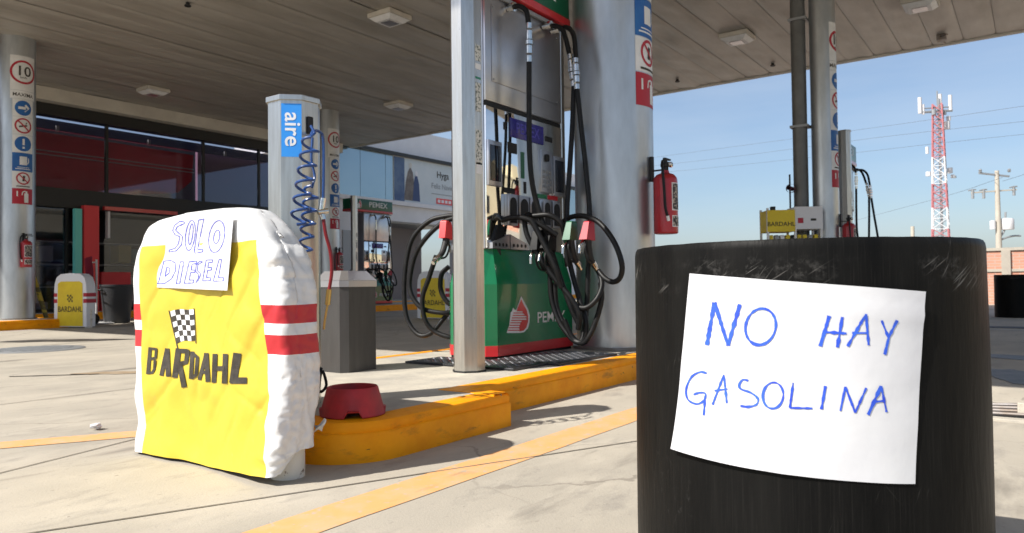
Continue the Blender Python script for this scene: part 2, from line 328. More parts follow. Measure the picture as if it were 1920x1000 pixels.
def thing(name, loc, label, cat, group=None):
    o = bpy.data.objects.new(name, None); COL.objects.link(o); o.location = loc; o.empty_display_size = .1; return tag(o, label, cat, group)
def struct(o): o['kind'] = 'structure'; return o
def copy_tree(o, parent=None):
    c = o.copy(); COL.objects.link(c)
    if parent: c.parent = parent
    for ch in o.children: copy_tree(ch, c)
    return c
def text_mb(txt, size, fn=None, ext=0, align='CENTER', stretch=1):
    cu = bpy.data.curves.new('t', 'FONT'); cu.body = txt; cu.size = size; cu.align_x = align; cu.align_y = 'CENTER'; cu.extrude = ext; cu.resolution_u = 4; cu.offset = size*.012
    o = bpy.data.objects.new('t', cu); COL.objects.link(o); dg = bpy.context.evaluated_depsgraph_get(); me = bpy.data.meshes.new_from_object(o.evaluated_get(dg))
    bpy.data.objects.remove(o); b = MB(); b.b.from_mesh(me); bpy.data.meshes.remove(me)
    if fn:
        for v in b.b.verts: v.co = fn(v.co.x*stretch, v.co.y)
    return b
def ell(cx, cy, rx, ry, n=24, rot=0):
    return [(cx+rx*math.cos(a)*math.cos(rot)-ry*math.sin(a)*math.sin(rot), cy+rx*math.cos(a)*math.sin(rot)+ry*math.sin(a)*math.cos(rot)) for a in (2*math.pi*i/n for i in range(n))]
def octagon(r, cx=0, cy=0):
    q = r/math.cos(math.pi/8); return [(cx+q*math.cos(math.pi/8+i*math.pi/4), cy+q*math.sin(math.pi/8+i*math.pi/4)) for i in range(8)]
K = .147                                                       # kerb height

# ================================================================ the setting
g = MB().box(-400, 900, -600, 700, -.3, 0).obj('ground', 'ground'); struct(g)
jm = mat('joint_dirt', (.11, .095, .075), .95, col2=(.26, .23, .19), scale=5, lo=.45, hi=.7)
def strip(name, a, b, wd, z, m, parent=None):
    a, b = Vector((*a, 0)), Vector((*b, 0)); t = (b-a).normalized(); s_ = Vector((-t.y, t.x, 0))*wd/2; k = max(2, int((b-a).length/.25)); bm = MB()
    def f(u, v):
        p = a.lerp(b, u); j = noise.noise(p*3.1)*wd*.10; return p+s_*(2*v-1)+s_*j/wd+Vector((0, 0, z))
    return bm.grid(f, k, 1).obj(name, m, parent, recalc=False)
for a, b in (((.2, 2.38), (4.9, .28)), ((-.5, 2.42), (1.62, 3.06)), ((1.5, 4.6), (1.5, 14)), ((-2, 4.6), (12, 4.6)), ((5.2, 4.6), (5.2, 13)), ((-2, 8.4), (14, 8.4)), ((-2, .1), (2, -2.5)), ((5.8, -3), (5.8, 1.5)), ((8.6, -6), (8.6, 1.5)), ((3.9, -6), (3.9, 1.2))):
    strip('expansion_joint', a, b, .008, .0025, jm, g)
struct(strip('floor_stripe', (.35, 1.57), (13.5, 1.545), .165, .0018, 'line_paint'))
struct(strip('floor_stripe', (.1, 4.02), (1.66, 3.13), .15, .0022, 'line_paint'))
struct(strip('lane_line', (10.6, -7), (10.6, 1.4), .07, .004, mat('white_line', (.6, .6, .58), .8, col2=(.4, .4, .38), scale=6)))
stain = mat('oil_stain', (.035, .03, .027), .5, col2=(.12, .105, .09), scale=7, lo=.4, hi=.7)
tanst = mat('rust_stain', (.27, .19, .11), .8, col2=(.36, .29, .21), scale=5)
def blot(name, x, y, rx, ry, rot, m, z=.003):
    p = [Vector((x, y, z))+Matrix.Rotation(rot, 3, 'Z') @ Vector((rx*math.cos(a)*(1+.35*noise.noise((x*3+math.cos(a)*1.6, math.sin(a)*1.6, y))), ry*math.sin(a)*(1+.5*noise.noise((y+math.cos(a)*2.5, math.sin(a)*2.5, 4))), 0)) for a in (2*math.pi*i/40 for i in range(40))]
    return MB().poly(p).obj(name, m, g)
blot('oil_stain', 2.33, 5.88, .05, .012, -.6, stain); strip('tyre_mark', (2.2, 6.03), (2.62, 5.6), .035, .003, stain, g)
blot('rust_stain', 2.74, 5.55, .28, .10, -.8, tanst); blot('oil_stain', 4.1, 9.7, .75, .22, -.9, stain); blot('oil_stain', 2.95, 5.25, .12, .05, -.8, stain)
blot('oil_stain', 5.6, .1, .5, .16, .3, stain); blot('oil_stain', 7.0, .2, .8, .18, 1.2, stain)
mh = MB().lathe([(0, .012), (.40, .012), (.42, .008), (.46, .008), (.47, .001)], n=40)
for i in range(-5, 6):
    for j in range(-5, 6):
        if math.hypot(i, j) < 5.2: mh.box(i*.066-.02, i*.066+.02, j*.066-.02, j*.066+.02, .0121, .016)
o = mh.obj('manhole_cover', 'grey', smooth=True); o.location = (3.35, 8.55, 0); tag(o, 'round grey manhole cover set in the sunlit forecourt concrete', 'manhole cover')

# --- pump islands: slab with a painted kerb round it
def outline_round(pts, rad, n=8):
    out = []; k = len(pts)
    for i, p in enumerate(pts):
        p = Vector(p); a = (Vector(pts[i-1])-p); c = (Vector(pts[(i+1) % k])-p); r = rad[i]
        if r == 0: out.append(tuple(p)); continue
        a.normalize(); c.normalize(); ang = a.angle(c); d = r/math.tan(ang/2); ce = p+(a+c).normalized()*(r/math.sin(ang/2)); s0 = p+a*d-ce; s1 = p+c*d-ce
        a0 = math.atan2(s0.y, s0.x); a1 = math.atan2(s1.y, s1.x); da = (a1-a0+math.pi) % (2*math.pi)-math.pi
        out += [(ce.x+r*math.cos(a0+da*t/n), ce.y+r*math.sin(a0+da*t/n)) for t in range(n+1)]
    return out
def inset(poly, d):
    n = len(poly); out = []
    for i in range(n):
        p = Vector(poly[i]); a = (p-Vector(poly[i-1])).normalized(); c = (Vector(poly[(i+1) % n])-p).normalized(); nr = (Vector((-a.y, a.x))+Vector((-c.y, c.x))); nr = nr.normalized()/max(.4, math.cos(a.angle(c, 0)/2)); out.append(tuple(p+nr*d))
    return out
def kerb_ring(poly, name, parent, h=K):
    prof = [(0, 0), (0, h*.66), (.004, h*.70), (.008, h*.72), (.006, h*.76), (.006, h*.88), (.014, h*.965), (.030, h), (.11, h+.0015), (.112, h-.03)]
    bm = MB(); rings = [[bm.b.verts.new((x, y, z)) for x, y in inset(poly, d)] for d, z in prof]; n = len(poly)
    for a, c in zip(rings, rings[1:]):
        for i in range(n): bm.b.faces.new((a[i], a[(i+1) % n], c[(i+1) % n], c[i]))
    return bm.obj(name, 'yellow_kerb', parent, 'sharp')
io = outline_round([(1.67, 1.895), (2.63, 1.895), (2.63, 2.112), (14.2, 2.112), (14.2, 3.63), (2.75, 3.63), (1.67, 2.75)], (.27, .006, 0, .25, .25, .1, .2))
isl = MB().prism(inset(io, .06), -.05, K-.001).obj('pump_island', 'concrete_is'); struct(isl); kerb_ring(io, 'kerb', isl)
far_isl = MB().prism([(9.6, 13.1), (18, 13.1), (18, 15.1), (9.6, 15.1)], -.05, K-.001).obj('pump_island', 'concrete_is'); struct(far_isl); kerb_ring(outline_round([(9.5, 13.0), (18.1, 13.0), (18.1, 15.2), (9.5, 15.2)], (.3,)*4), 'kerb', far_isl)
l_isl = MB().prism([(2.5, 13.1), (5.5, 13.1), (5.5, 15.1), (2.5, 15.1)], -.05, K-.001).obj('pump_island', 'concrete_is'); struct(l_isl); kerb_ring(outline_round([(2.4, 13.0), (5.62, 13.0), (5.62, 15.2), (2.4, 15.2)], (.3, .06, .06, .3)), 'kerb', l_isl)
m_isl = MB().prism([(10.6, 7.9), (17, 7.9), (17, 9.5), (10.6, 9.5)], -.05, K-.001).obj('pump_island', 'concrete_is'); struct(m_isl); kerb_ring(outline_round([(10.5, 7.8), (17.1, 7.8), (17.1, 9.6), (10.5, 9.6)], (.3,)*4), 'kerb', m_isl)
pv = MB().box(-10, 30, 16.0, 22, -.05, .15).obj('pavement', 'concrete_is'); struct(pv)
MB().box(-10, 30, 15.88, 15.998, -.05, .152, .02).obj('kerb', 'yellow_kerb', pv)

# --- canopy: roof body, fascia, sheet strips of the ceiling
cz = 4.8
can = thing('canopy', (8, 5, 0), 'wide flat forecourt canopy with buckled metal sheet ceiling on round columns', 'canopy')
def P(o): o.matrix_parent_inverse = can.matrix_world.inverted(); return o
bpy.context.view_layer.update()
def inpar(o, par): o.parent = par; o.matrix_parent_inverse = Matrix.Translation(par.location).inverted(); return o
XA, XB, XS, YS, YA, YB = .62, 15.13, 4.75, 15.4, -2.6, 16.7
ro = MB().prism([(XA, YA), (XB, YA), (XB, YB), (XS, YB), (XS, YS), (XA, YS)], cz+.06, cz+.9).obj('roof_body', 'fascia'); inpar(ro, can)
lip = [((XB-.10, YA), (XB+.004, YB)), ((XA-.004, YA), (XA+.10, YS)), ((XS-.004, YS), (XS+.10, YB))]
for (x0, y0), (x1, y1) in lip: inpar(MB().box(x0, x1, y0, y1, cz-.025, cz+.10, .006).obj('edge_trim', 'fascia'), can)
pw = .476; y = 2.395-pw*20; k = 0
while y < YB-.05:
    y1 = min(y+pw, YB); y0 = max(y, YA)
    if y1-y0 > .05:
        x0 = (XA if y1 <= YS+.3 else XS)+.1; x1 = XB-.1; tl = random.uniform(-.006, .006); dz = random.uniform(-.004, .004); sd_ = random.random()*50
        def f(u, v, y0=y0, y1=y1, x0=x0, x1=x1, sd_=sd_):
            x = x0+(x1-x0)*u; yy = y0+.0035+(y1-y0-.007)*v; e = math.sin(math.pi*v)
            return (x, yy, cz+dz+tl*(v-.5)+e*(0.027*noise.noise((x*1.35, v*1.4+sd_, sd_))+0.018*noise.noise((x*3.4+v*1.2, v*2+sd_, 7)))-(.0 if .02 < v < .98 else -.012))
        inpar(MB().grid(f, 110, 8).obj('ceiling_panel', 'ceiling', None, 'all', recalc=False), can); k += 1
    y += pw
def sprinkler(p, name, label):
    o = MB().lathe([(0, -.035), (.045, -.035), (.05, -.02), (.03, -.01), (.03, .02), (0, .02)], n=16).obj(name, 'dark', None, 'sharp'); o.location = p; tag(o, label, 'ceiling fitting', 'small fittings on the canopy ceiling')
for q, lb in (((1270, 151), 'small black round ceiling fitting beside the extinguisher column'), ((1449, 121), 'small black round ceiling fitting beside the downpipe'), ((352, 8), 'small black round ceiling fitting above the shop side of the canopy')): sprinkler(onz(*q, cz-.02), 'ceiling_fitting', lb)
def ceiling_light(p, label):
    t = thing('ceiling_light', p, label, 'light', 'square lamps on the canopy ceiling')
    MB().box(-.24, .24, -.24, .24, -.05, .02, .01).obj('housing', 'fascia', t)
    MB().prism([(-.22, -.22), (.22, -.22), (.22, .22), (-.22, .22)], -.054, -.11, top=[(-.15, -.15), (.15, -.15), (.15, .15), (-.15, .15)]).obj('diffuser', 'white', t)
    MB().box(-.10, .10, -.10, .10, -.118, -.1105).obj('lens', 'panel', t); return t
for p, lab in zip(((8.07, 8.04), (8.09, 14.97), (12.13, 11.83), (12.31, 4.06), (12.49, 1.35)), ('square white canopy lamp above the fuel pump post', 'square white canopy lamp near the dark shop front', 'square canopy lamp near the far column behind the air tower', 'square canopy lamp between the big column and the twin columns', 'square canopy lamp beyond the twin columns toward the antenna tower')): ceiling_light((*p, cz-.02), lab)
cb = thing('conduit_box', (14.44, 1.25, cz-.02), 'small metal junction box on canopy ceiling near its open edge', 'junction box')
MB().box(-.08, .08, -.07, .07, -.09, .01, .01).obj('box', 'rust', cb); MB().tube([(.08, 0, -.03), (.3, .02, -.02), (.5, 0, 0)], .018).obj('conduit', 'rust', cb, True); MB().tube([(-.08, 0, -.03), (-.2, -.1, -.05)], .016, smooth=False).obj('conduit', 'rust', cb, True)

# --- round columns with their stickers and extinguishers
def column(c, r, label, zs=1.0, z0=K, small=False, wide=1.0, group=None):
    t = thing('column', (*c, z0), label, 'column', 'round canopy columns')
    MB().lathe([(r, 0), (r, cz-z0+.02)], n=72).obj('shaft', 'column', t, 'sharp')
    MB().lathe([(r+.03, 0), (r+.03, .018), (r, .020)], n=48).obj('base_ring', 'rust', t, 'sharp')
    fi = -math.pi/2
    def on(e):
        def f(u, v): a = fi+u/r; return Vector(((r+e)*math.cos(a), (r+e)*math.sin(a), v-z0))
        return f
    def plate(name, u0, u1, v0, v1, m, e=.0015, par=t): return MB().grid(lambda a, b: on(e)(u0+(u1-u0)*a, v0+(v1-v0)*b), 10, 1).obj(name, m, par, 'all', recalc=False)
    def disc(name, cu, cv, rad, m, e, par, n=28):
        b = MB(); f = on(e)
        for i in range(16):
            q = []
            for c in (math.pi*i/16, math.pi*(i+1)/16): q.append((cu-rad*math.cos(c), rad*math.sin(c)))
            (ua, va), (ub, vb) = q; pts = [f(ua, cv-va), f(ub, cv-vb), f(ub, cv+vb), f(ua, cv+va)]
            if i == 0: pts = pts[1:]
            if i == 15: pts = pts[:1]+pts[1:2]+pts[3:] if vb > 1e-6 else [pts[0], pts[1], pts[3]]
            b.poly(pts)
        return b.obj(name, m, par, recalc=False)
    def ring(name, cu, cv, r0, wd, m, e, par): return MB().ribbon(ell(cu, cv, r0, r0, 32), wd, lambda p: on(e)(p.x, p.y), True, .05).obj(name, m, par, recalc=False)
    def strokes(name, ss, m, e, par):
        b = MB()
        for pts, wd in ss:
            n = max(1, math.ceil(wd/.016)); a, c = Vector(pts[0]), Vector(pts[1]); d = (c-a).normalized(); nr = Vector((-d.y, d.x))
            for k in range(n): o_ = nr*(wd*((k+.5)/n-.5)); b.ribbon([Vector(q)+o_ for q in pts] if n > 1 else pts, wd/n+.0004, lambda p: on(e)(p.x, p.y), False, .01)
        return b.obj(name, m, par, recalc=False)
    Z = lambda z: z*zs
    wd = .17*wide
    p = plate('speed_sign', -wd*1.12, wd*1.12, Z(3.62), Z(4.15), 'white'); cv = Z(3.90)
    ring('ring', 0, cv, .165*zs*wide, .034, 'sign_red', .003, p); text_mb('10', .21*zs, lambda x, y: on(.007)(x, cv+y+.01)).obj('digits', 'ink', p, recalc=False)
    text_mb('km/h', .05, lambda x, y: on(.003)(x, cv-.09)+Vector((0, 0, y))).obj('caption', 'ink', p, recalc=False)
    p = plate('caption_sign', -wd*1.12, wd*1.12, Z(3.49), Z(3.615), 'white'); text_mb('MAXIMA', .075*zs, lambda x, y: on(.003)(x, Z(3.55)+y)).obj('lettering', 'ink', p, recalc=False)
    h = .115*zs; ws = .145*zs
    p = plate('arrow_sign', -ws, ws, Z(3.22), Z(3.485), 'white'); c_ = Z(3.35); disc('disc', 0, c_, h, 'sign_blue', .003, p); strokes('arrow', [([(-.07*zs, c_), (.03*zs, c_)], .04*zs), ([(.02*zs, c_+.05*zs), (.07*zs, c_), (.02*zs, c_-.05*zs)], .03*zs)], 'white', .0045, p)
    p = plate('no_smoking_sign', -ws, ws, Z(2.945), Z(3.215), 'white'); c_ = Z(3.08); ring('ring', 0, c_, h*.92, .026, 'sign_red', .003, p); strokes('cigarette', [([(-.06*zs, c_-.02), (.05*zs, c_+.01)], .026), ([(.03, c_+.03), (.05, c_+.06)], .014)], 'ink', .0032, p); strokes('slash', [([(-.075*zs, c_+.075*zs), (.075*zs, c_-.075*zs)], .022)], 'sign_red', .0045, p)
    p = plate('attention_sign', -ws, ws, Z(2.67), Z(2.94), 'white'); c_ = Z(2.805); disc('disc', 0, c_, h, 'sign_blue', .003, p); strokes('mark', [([(0, c_+.075*zs), (0, c_-.02*zs)], .032), ([(0, c_-.045*zs), (0, c_-.075*zs)], .032)], 'white', .0045, p)
    p = plate('engine_off_sign', -ws, ws, Z(2.385), Z(2.665), 'sign_blue'); strokes('pump_symbol', [([(0, Z(2.48)), (0, Z(2.61))], .10*zs), ([(.06, Z(2.5)), (.08, Z(2.53)), (.075, Z(2.59))], .014)], 'white', .003, p); strokes('caption', [([(-.11, Z(2.42)), (.11, Z(2.42))], .012), ([(-.09, Z(2.445)), (.09, Z(2.445))], .008)], 'white', .003, p)
    p = plate('no_phone_sign', -ws, ws, Z(2.13), Z(2.38), 'white'); c_ = Z(2.275); ring('ring', 0, c_, .085*zs, .022, 'sign_red', .003, p); strokes('phone', [([(0, c_-.045), (.01, c_+.045)], .034)], 'ink', .0032, p); strokes('slash', [([(-.06*zs, c_+.06*zs), (.06*zs, c_-.06*zs)], .018)], 'sign_red', .0045, p); strokes('caption', [([(-.10, Z(2.155)), (.10, Z(2.155))], .016)], 'ink', .003, p)
    p = plate('extinguisher_sign', -ws, ws, Z(1.885), Z(2.122), 'sign_red'); strokes('symbol', [([(.045, Z(1.91)), (.045, Z(2.05))], .065), ([(.045, Z(2.05)), (.045, Z(2.085))], .03), ([(.03, Z(2.085)), (-.01, Z(2.07)), (-.02, Z(2.02))], .014), ([(-.085, Z(2.0)), (-.085, Z(2.08))], .018)], 'white', .003, p)
    return t
def extinguisher(c, r, label, zs=1.0):
    y0 = c[1]-r; t = thing('fire_extinguisher', (c[0], y0-.115, .965*zs), label, 'fire extinguisher', 'red fire extinguishers on the columns')
    MB().lathe([(0, 0), (.078, 0), (.085, .008), (.085, .375), (.080, .398), (.062, .42), (.030, .432), (.026, .45), (0, .45)], n=36).obj('cylinder', 'red', t, 'sharp')
    v = MB(); v.lathe([(.024, .445), (.024, .475), (.032, .478), (.032, .50), (.018, .503), (.018, .53), (0, .53)], n=16); v.box(-.016, .10, -.012, .012, .505, .517, .003); v.box(-.016, .085, -.010, .010, .53, .542, .003); v.obj('valve', 'dark', t, 'sharp')
    MB().tube([(-.03, 0, .50), (-.07, -.01, .505), (-.098, -.025, .44), (-.10, -.035, .3), (-.098, -.04, .18), (-.085, -.05, .12)], .0095).obj('hose', 'black', t, True)
    MB().tube([(-.085, -.05, .12), (-.075, -.053, .085)], .011, smooth=False).obj('nozzle', 'white', t, True)
    MB().lathe([(.016, -.001), (.02, .003), (.02, .02), (.012, .022)], n=14).xf(Matrix.Translation((.0, -.033, .488)) @ Matrix.Rotation(math.pi/2, 4, 'X')).obj('gauge', 'chrome', t, 'sharp')
    def f(a, z, e): return Vector(((.085+e)*math.cos(a), (.085+e)*math.sin(a), z))
    a0 = math.radians(-90)
    for z0, z1 in ((.16, .355), (.045, .125)):
        l = MB().grid(lambda u, v: f(a0-.62+1.45*u, z0+(z1-z0)*v, .001), 14, 1).obj('label', 'white', t, 'all', recalc=False)
        MB().grid(lambda u, v: f(a0-.56+1.33*u, z0+.006+(z1-z0-.012)*v, .0018), 14, 1).obj('label_print', mat('label_print', (.03, .025, .03), .6, col2=(.42, .36, .30), scale=60, detail=2, lo=.5, hi=.56), l, 'all', recalc=False)
    b = MB(); b.box(-.016, .016, .09, .112, .38, .56, .003); b.box(-.01, .01, .0, .10, .452, .462); b.obj('bracket', 'dark', t, True)
    return t
column((4.875, 2.547), .291, 'thick pale metal column standing right behind the near fuel dispenser'); extinguisher((4.875, 2.547), .291, 'red fire extinguisher on the thick column beside the near fuel dispenser')
column((5.10, 13.72), .27, 'metal column with a 10 sign on the orange kerbed island before the dark shop', 1.075); extinguisher((5.10, 13.72), .27, 'red fire extinguisher on the column standing before the dark shop', 1.03)
column((11.7, 13.75), .27, 'metal column with a 10 sign seen right behind the aire tower', 1.05); extinguisher((11.7, 13.75), .27, 'red fire extinguisher on the column seen behind the aire tower', 1.03)
column((10.75, 2.36), .17, 'slimmer metal column with stickers paired with a downpipe beside the sign rack', 1.0, wide=.75); extinguisher((10.75, 2.36), .17, 'red fire extinguisher on the slimmer column paired with a downpipe')
dp = thing('downpipe', (10.66, 2.66, K), 'round grey metal downpipe standing against the slimmer sticker column', 'pipe')
MB().lathe([(.098, 0), (.098, cz-K)], n=40).obj('pipe', mat('dull_grey_pipe', (.17, .17, .165), .5, .3, col2=(.12, .12, .115), scale=4), dp, 'sharp')
for z in (1.0, 2.6, 4.1): MB().box(-.11, .11, -.13, .11, z, z+.035, .004).obj('clamp', 'grey', dp)
vt = MB(); vt.lathe([(.03, 0), (.03, .2)], n=14); vt.lathe([(.06, .05), (.06, .10)], n=16); vt.xf(Matrix.Translation((-.08, .10, 1.9-K)) @ Matrix.Rotation(-math.pi/2, 4, 'Y')); vt.obj('valve', mat('valve_red', (.12, .03, .05), .5), dp, 'sharp')
MB().tube([(-.12, .12, 1.6-K), (-.12, .12, 2.1-K)], .012, smooth=False).obj('valve_pipe', 'dark', dp, True)

# ================================================================ fuel dispenser (local origin at its near lower front corner)
OX, OY = 3.65, 2.77
def L(v): return Vector((v[0]-OX, v[1]-OY, v[2]-K))
def dispenser():
    t = thing('fuel_dispenser', (OX, OY, K), 'tall steel fuel dispenser with green cabinet and black hoses between post and thick column', 'fuel pump', 'fuel dispensers')
    W, D = 1.02, .39; ch = .055
    def oc(e, c=ch, x0=0, x1=W, y0=0, y1=D): x0 -= e; x1 += e; y0 -= e; y1 += e; return [(x0+c, y0), (x1-c, y0), (x1, y0+c), (x1, y1-c), (x1-c, y1), (x0+c, y1), (x0, y1-c), (x0, y0+c)]
    MB().prism(oc(0), .025, .475).prism(oc(0), .4751, .70, top=[(x*.93+W*.035, .055+(yy*.72)) for x, yy in oc(0)]).obj('cabinet', 'green', t)
    MB().prism(oc(.0025), .022, .088).obj('kick_band', 'redband', t)
    MB().box(.03, W-.03, .03, D-.03, 0, .03).obj('plinth', 'dark', t)
    # emblem and lettering on the cabinet front
    E_ = lambda x, y, e=.003: L(ony(930+x/9.09, 540+y/9.09, OY-e))
    em = MB().poly([E_(*p) for p in ((430, 140), (480, 235), (545, 360), (575, 470), (570, 590), (545, 690), (480, 755), (400, 768), (180, 770), (225, 640), (238, 520), (250, 420), (270, 400), (292, 335), (318, 372), (345, 375), (385, 260))]).obj('emblem', 'white', t)
    MB().poly([E_(*p, .0045) for p in ((430, 195), (470, 285), (525, 380), (548, 480), (545, 580), (520, 672), (470, 730), (400, 742), (398, 660), (420, 590), (460, 550), (520, 545), (520, 490), (460, 430), (455, 400), (350, 398), (390, 290))]).obj('drop', 'redband', em)
    for i in range(8):
        yy = 420+i*42; x0 = 300-i*13; x1 = (470, 510, 525, 500, 430, 405, 400, 398)[i]; MB().quad(*[E_(*p, .0045) for p in ((x0, yy), (x1, yy), (x1, yy+17), (x0-6, yy+17))]).obj('stripe', 'redband', em)
    text_mb('PEMEX', .102, lambda x, y: Vector((.68+x, -.003, .242+y)), stretch=1.18).obj('lettering', 'white', t)
    # upper body
    MB().box(.03, W-.03, .075, D-.075, .70, 2.36, .006).obj('body', 'panel', t)
    MB().prism(octagon(.045, .985, .11), .70, 2.62).obj('side_post', 'steel', t)
    for yb, s in ((.072, -1), (D-.072, 1)):
        def bx(n, x0, x1, z0, z1, d0, d1, m, par=t, bev=.003): a, b = sorted((yb+s*d0, yb+s*d1)); return MB().box(x0, x1, a, b, z0, z1, bev).obj(n, m, par, True)
        bx('mirror_door', .035, .945, .705, 1.615, -.002, .012, 'mirror')
        pn = bx('upper_panel', .035, .945, 1.65, 2.355, -.002, .014, 'panel'); bx('inset_plate', .10, .90, 1.78, 2.28, .0145, .019, 'panel', pn)
        for x in (.115, .885):
            for z in (1.795, 2.265): bx('screw', x-.006, x+.006, z-.006, z+.006, .019, .024, 'grey', pn, .002)
        bx('gap_strip', .03, .95, 1.618, 1.647, -.003, .004, 'dark')
        d = bx('display', .30, .70, 1.455, 1.583, .0125, .018, 'display')
        if s < 0: text_mb('PEMEX', .10, lambda x, y: Vector((.50+x, yb-.0195, 1.519+y)), stretch=.95).obj('display_digits', mat('display_segments', (.07, .06, .42), .4), d)
        for x0, x1 in ((.055, .165), (.83, .94)):
            f = bx('card_reader', x0-.018, x1+.018, 1.105, 1.395, .0125, .030, 'panel'); bx('screen', x0, x1, 1.135, 1.365, .0302, .033, 'glass_dark', f)
        kp = bx('keypad', .655, .80, 1.12, 1.42, .0125, .022, 'panel')
        for i in range(3):
            for j in range(4): bx('key', .675+i*.04, .698+i*.04, 1.15+j*.035, 1.172+j*.035, .0222, .027, 'grey', kp, .002)
        bx('round_reader', .70, .745, 1.34, 1.39, .0222, .034, 'dark', kp, .012)
        for x0, x1, z0, z1, mm in ((.27, .375, 1.345, 1.415, 'dark'), (.42, .46, 1.19, 1.37, 'green_dark'), (.45, .48, 1.09, 1.17, 'dark'), (.73, .82, 1.49, 1.525, 'dark'), (.225, .25, 1.49, 1.54, 'dark'), (.225, .345, 1.075, 1.11, 'dark'), (.62, .735, 1.075, 1.105, 'green'), (.75, .88, 1.075, 1.105, 'redband')): bx('sticker', x0, x1, z0, z1, .0125, .0145, mm, t, 0)
        for x0, x1, z0 in ((.225, .325, .86), (.345, .46, .88), (.475, .58, .88), (.64, .735, .87), (.76, .86, .87)):
            h = bx('nozzle_boot', x0, x1, z0, 1.065, .0125, .05, 'panel'); a, b = sorted((yb+s*.0502, yb+s*.052)); xm = (x0+x1)/2; rr = (x1-x0)/2-.012
            MB().poly([(xm+rr*math.cos(q), a if s < 0 else b, 1.065-.02-rr+rr*math.sin(q)) for q in (math.pi*i/10 for i in range(11))]+[(xm-rr, a if s < 0 else b, z0+.015), (xm+rr, a if s < 0 else b, z0+.015)]).obj('recess', 'dark', h)
        # two slanted plates with round holes at the foot of the door
        for x0, x1, sl in ((.05, .235, 1), (.245, .45, -1)):
            y_ = yb+s*.045; zl, zr = (.74, .80) if sl > 0 else (.80, .74)
            b = MB(); b.prism([(x0, .703), (x1, .703), (x1, zr), (x0, zl)], 0, .032); b.xf(Matrix(((1, 0, 0, 0), (0, 0, s, y_-s*.032), (0, 1, 0, 0), (0, 0, 0, 1)))); q = b.obj('hole_plate', 'panel', t)
            for i in range(4):
                xx = x0+.035+i*(x1-x0-.07)/3; MB().poly([(xx+.012*math.cos(a), y_+s*.001, .728+.012*math.sin(a)) for a in (2*math.pi*j/14 for j in range(14))]).obj('hole', 'dark', q)
    # header over pump and post
    hd = MB().box(-.40, W+.0, .02, D-.02, 2.43, 2.70, .01).obj('header', 'green_dark', t, True)
    MB().box(-.403, W+.003, .012, D-.012, 2.375, 2.432, .012).obj('header_band', 'redband', hd, True)
    for yy, s in ((.018, 1), (D-.018, -1)):
        text_mb('PEMEX', .19, lambda x, y: Vector(((.50+x) if s > 0 else (.10-x), yy, 2.57+y)), stretch=1.15).obj('header_lettering', 'white', hd)
        if s > 0:
            hx = lambda x, y: Vector((-.16+(x-380)*.00042, yy-.001, 2.57-(y-455)*.00036)); MB().poly([hx(*p) for p in ((430, 140), (545, 360), (575, 500), (545, 690), (400, 768), (180, 770), (238, 520), (345, 375))]).obj('header_emblem', 'white', hd); MB().poly([hx(*p)-Vector((0, .001, 0)) for p in ((430, 195), (548, 480), (520, 672), (400, 742), (460, 550), (350, 398))]).obj('header_drop', 'redband', hd)
    pr = MB(); pr.box(.0, W-.02, .035, .055, 2.335, 2.362, .003); pr.obj('hose_rail', 'grey', t)
    # front hoses: pixels of the photograph, the third number is the distance along the island
    def hose(pts, r=.0175, m='black', n=10): return MB().tube([L(onx(*p)) for p in pts], r, n, sub=7).obj('hose', m, t, True)
    def couple(pts, r=.020):
        b = MB(); a, c = [L(onx(*p)) for p in pts]
        for u0, u1, k in ((0, .14, 1), (.2, .42, 1.15), (.45, .55, 1.4), (.58, .78, 1.15), (.84, 1, 1)): b.tube([a.lerp(c, u0), a.lerp(c, u1)], r*k, 12, False)
        return b.obj('breakaway_coupling', 'chrome', t, 'sharp')
    sw = [((960, 14, 3.93), ), ((1030, 48, 4.36), ), ((1046, 56, 4.44), )]
    for (p,) in sw:
        c = L(onx(*p)); MB().lathe([(.0, -.05), (.024, -.05), (.024, -.01), (.030, -.008), (.030, .02), (.014, .022), (0, .022)], n=18).xf(Matrix.Translation(c) @ Matrix.Rotation(math.pi/2, 4, 'X')).obj('swivel', 'chrome', t, 'sharp')
    hose([(960, 14, 3.93), (975, 12, 3.94), (987, 22, 3.95), (991, 46, 3.95)]); couple([(992, 44, 3.95), (992, 117, 3.95)])
    hose([(992, 116, 3.95), (992, 200, 3.95), (993, 290, 3.95), (999, 350, 3.96), (1012, 400, 4.0), (1028, 450, 4.03), (1050, 520, 4.08), (1072, 580, 4.1), (1086, 610, 4.12)])
    hose([(1030, 48, 4.36), (1050, 52, 4.36), (1060, 70, 4.35), (1068, 104, 4.33)]); couple([(1069, 103, 4.33), (1076, 163, 4.31)])
    hose([(1046, 56, 4.44), (1064, 52, 4.40), (1076, 68, 4.36), (1080, 110, 4.32)]); couple([(1079, 110, 4.30), (1082, 168, 4.29)])
    hose([(1076, 162, 4.31), (1073, 240, 4.28), (1068, 320, 4.24), (1063, 400, 4.2), (1066, 480, 4.15), (1086, 560, 4.12), (1098, 600, 4.10), (1096, 636, 4.1), (1078, 640, 4.1), (1050, 606, 4.1), (1034, 560, 4.1), (1030, 500, 4.1), (1022, 455, 4.1)])
    hose([(1082, 167, 4.29), (1090, 240, 4.28), (1100, 330, 4.26), (1106, 410, 4.24), (1103, 500, 4.2), (1099, 590, 4.18), (1090, 640, 4.14), (1070, 628, 4.12), (1045, 580, 4.12), (1040, 530, 4.12)])
    hose([(1003, 412, 4.02), (990, 402, 3.98), (984, 416, 3.95), (990, 445, 3.95), (1012, 482, 3.97), (1042, 525, 4.0), (1070, 558, 4.02), (1086, 590, 4.04), (1084, 618, 4.06)], .0175)
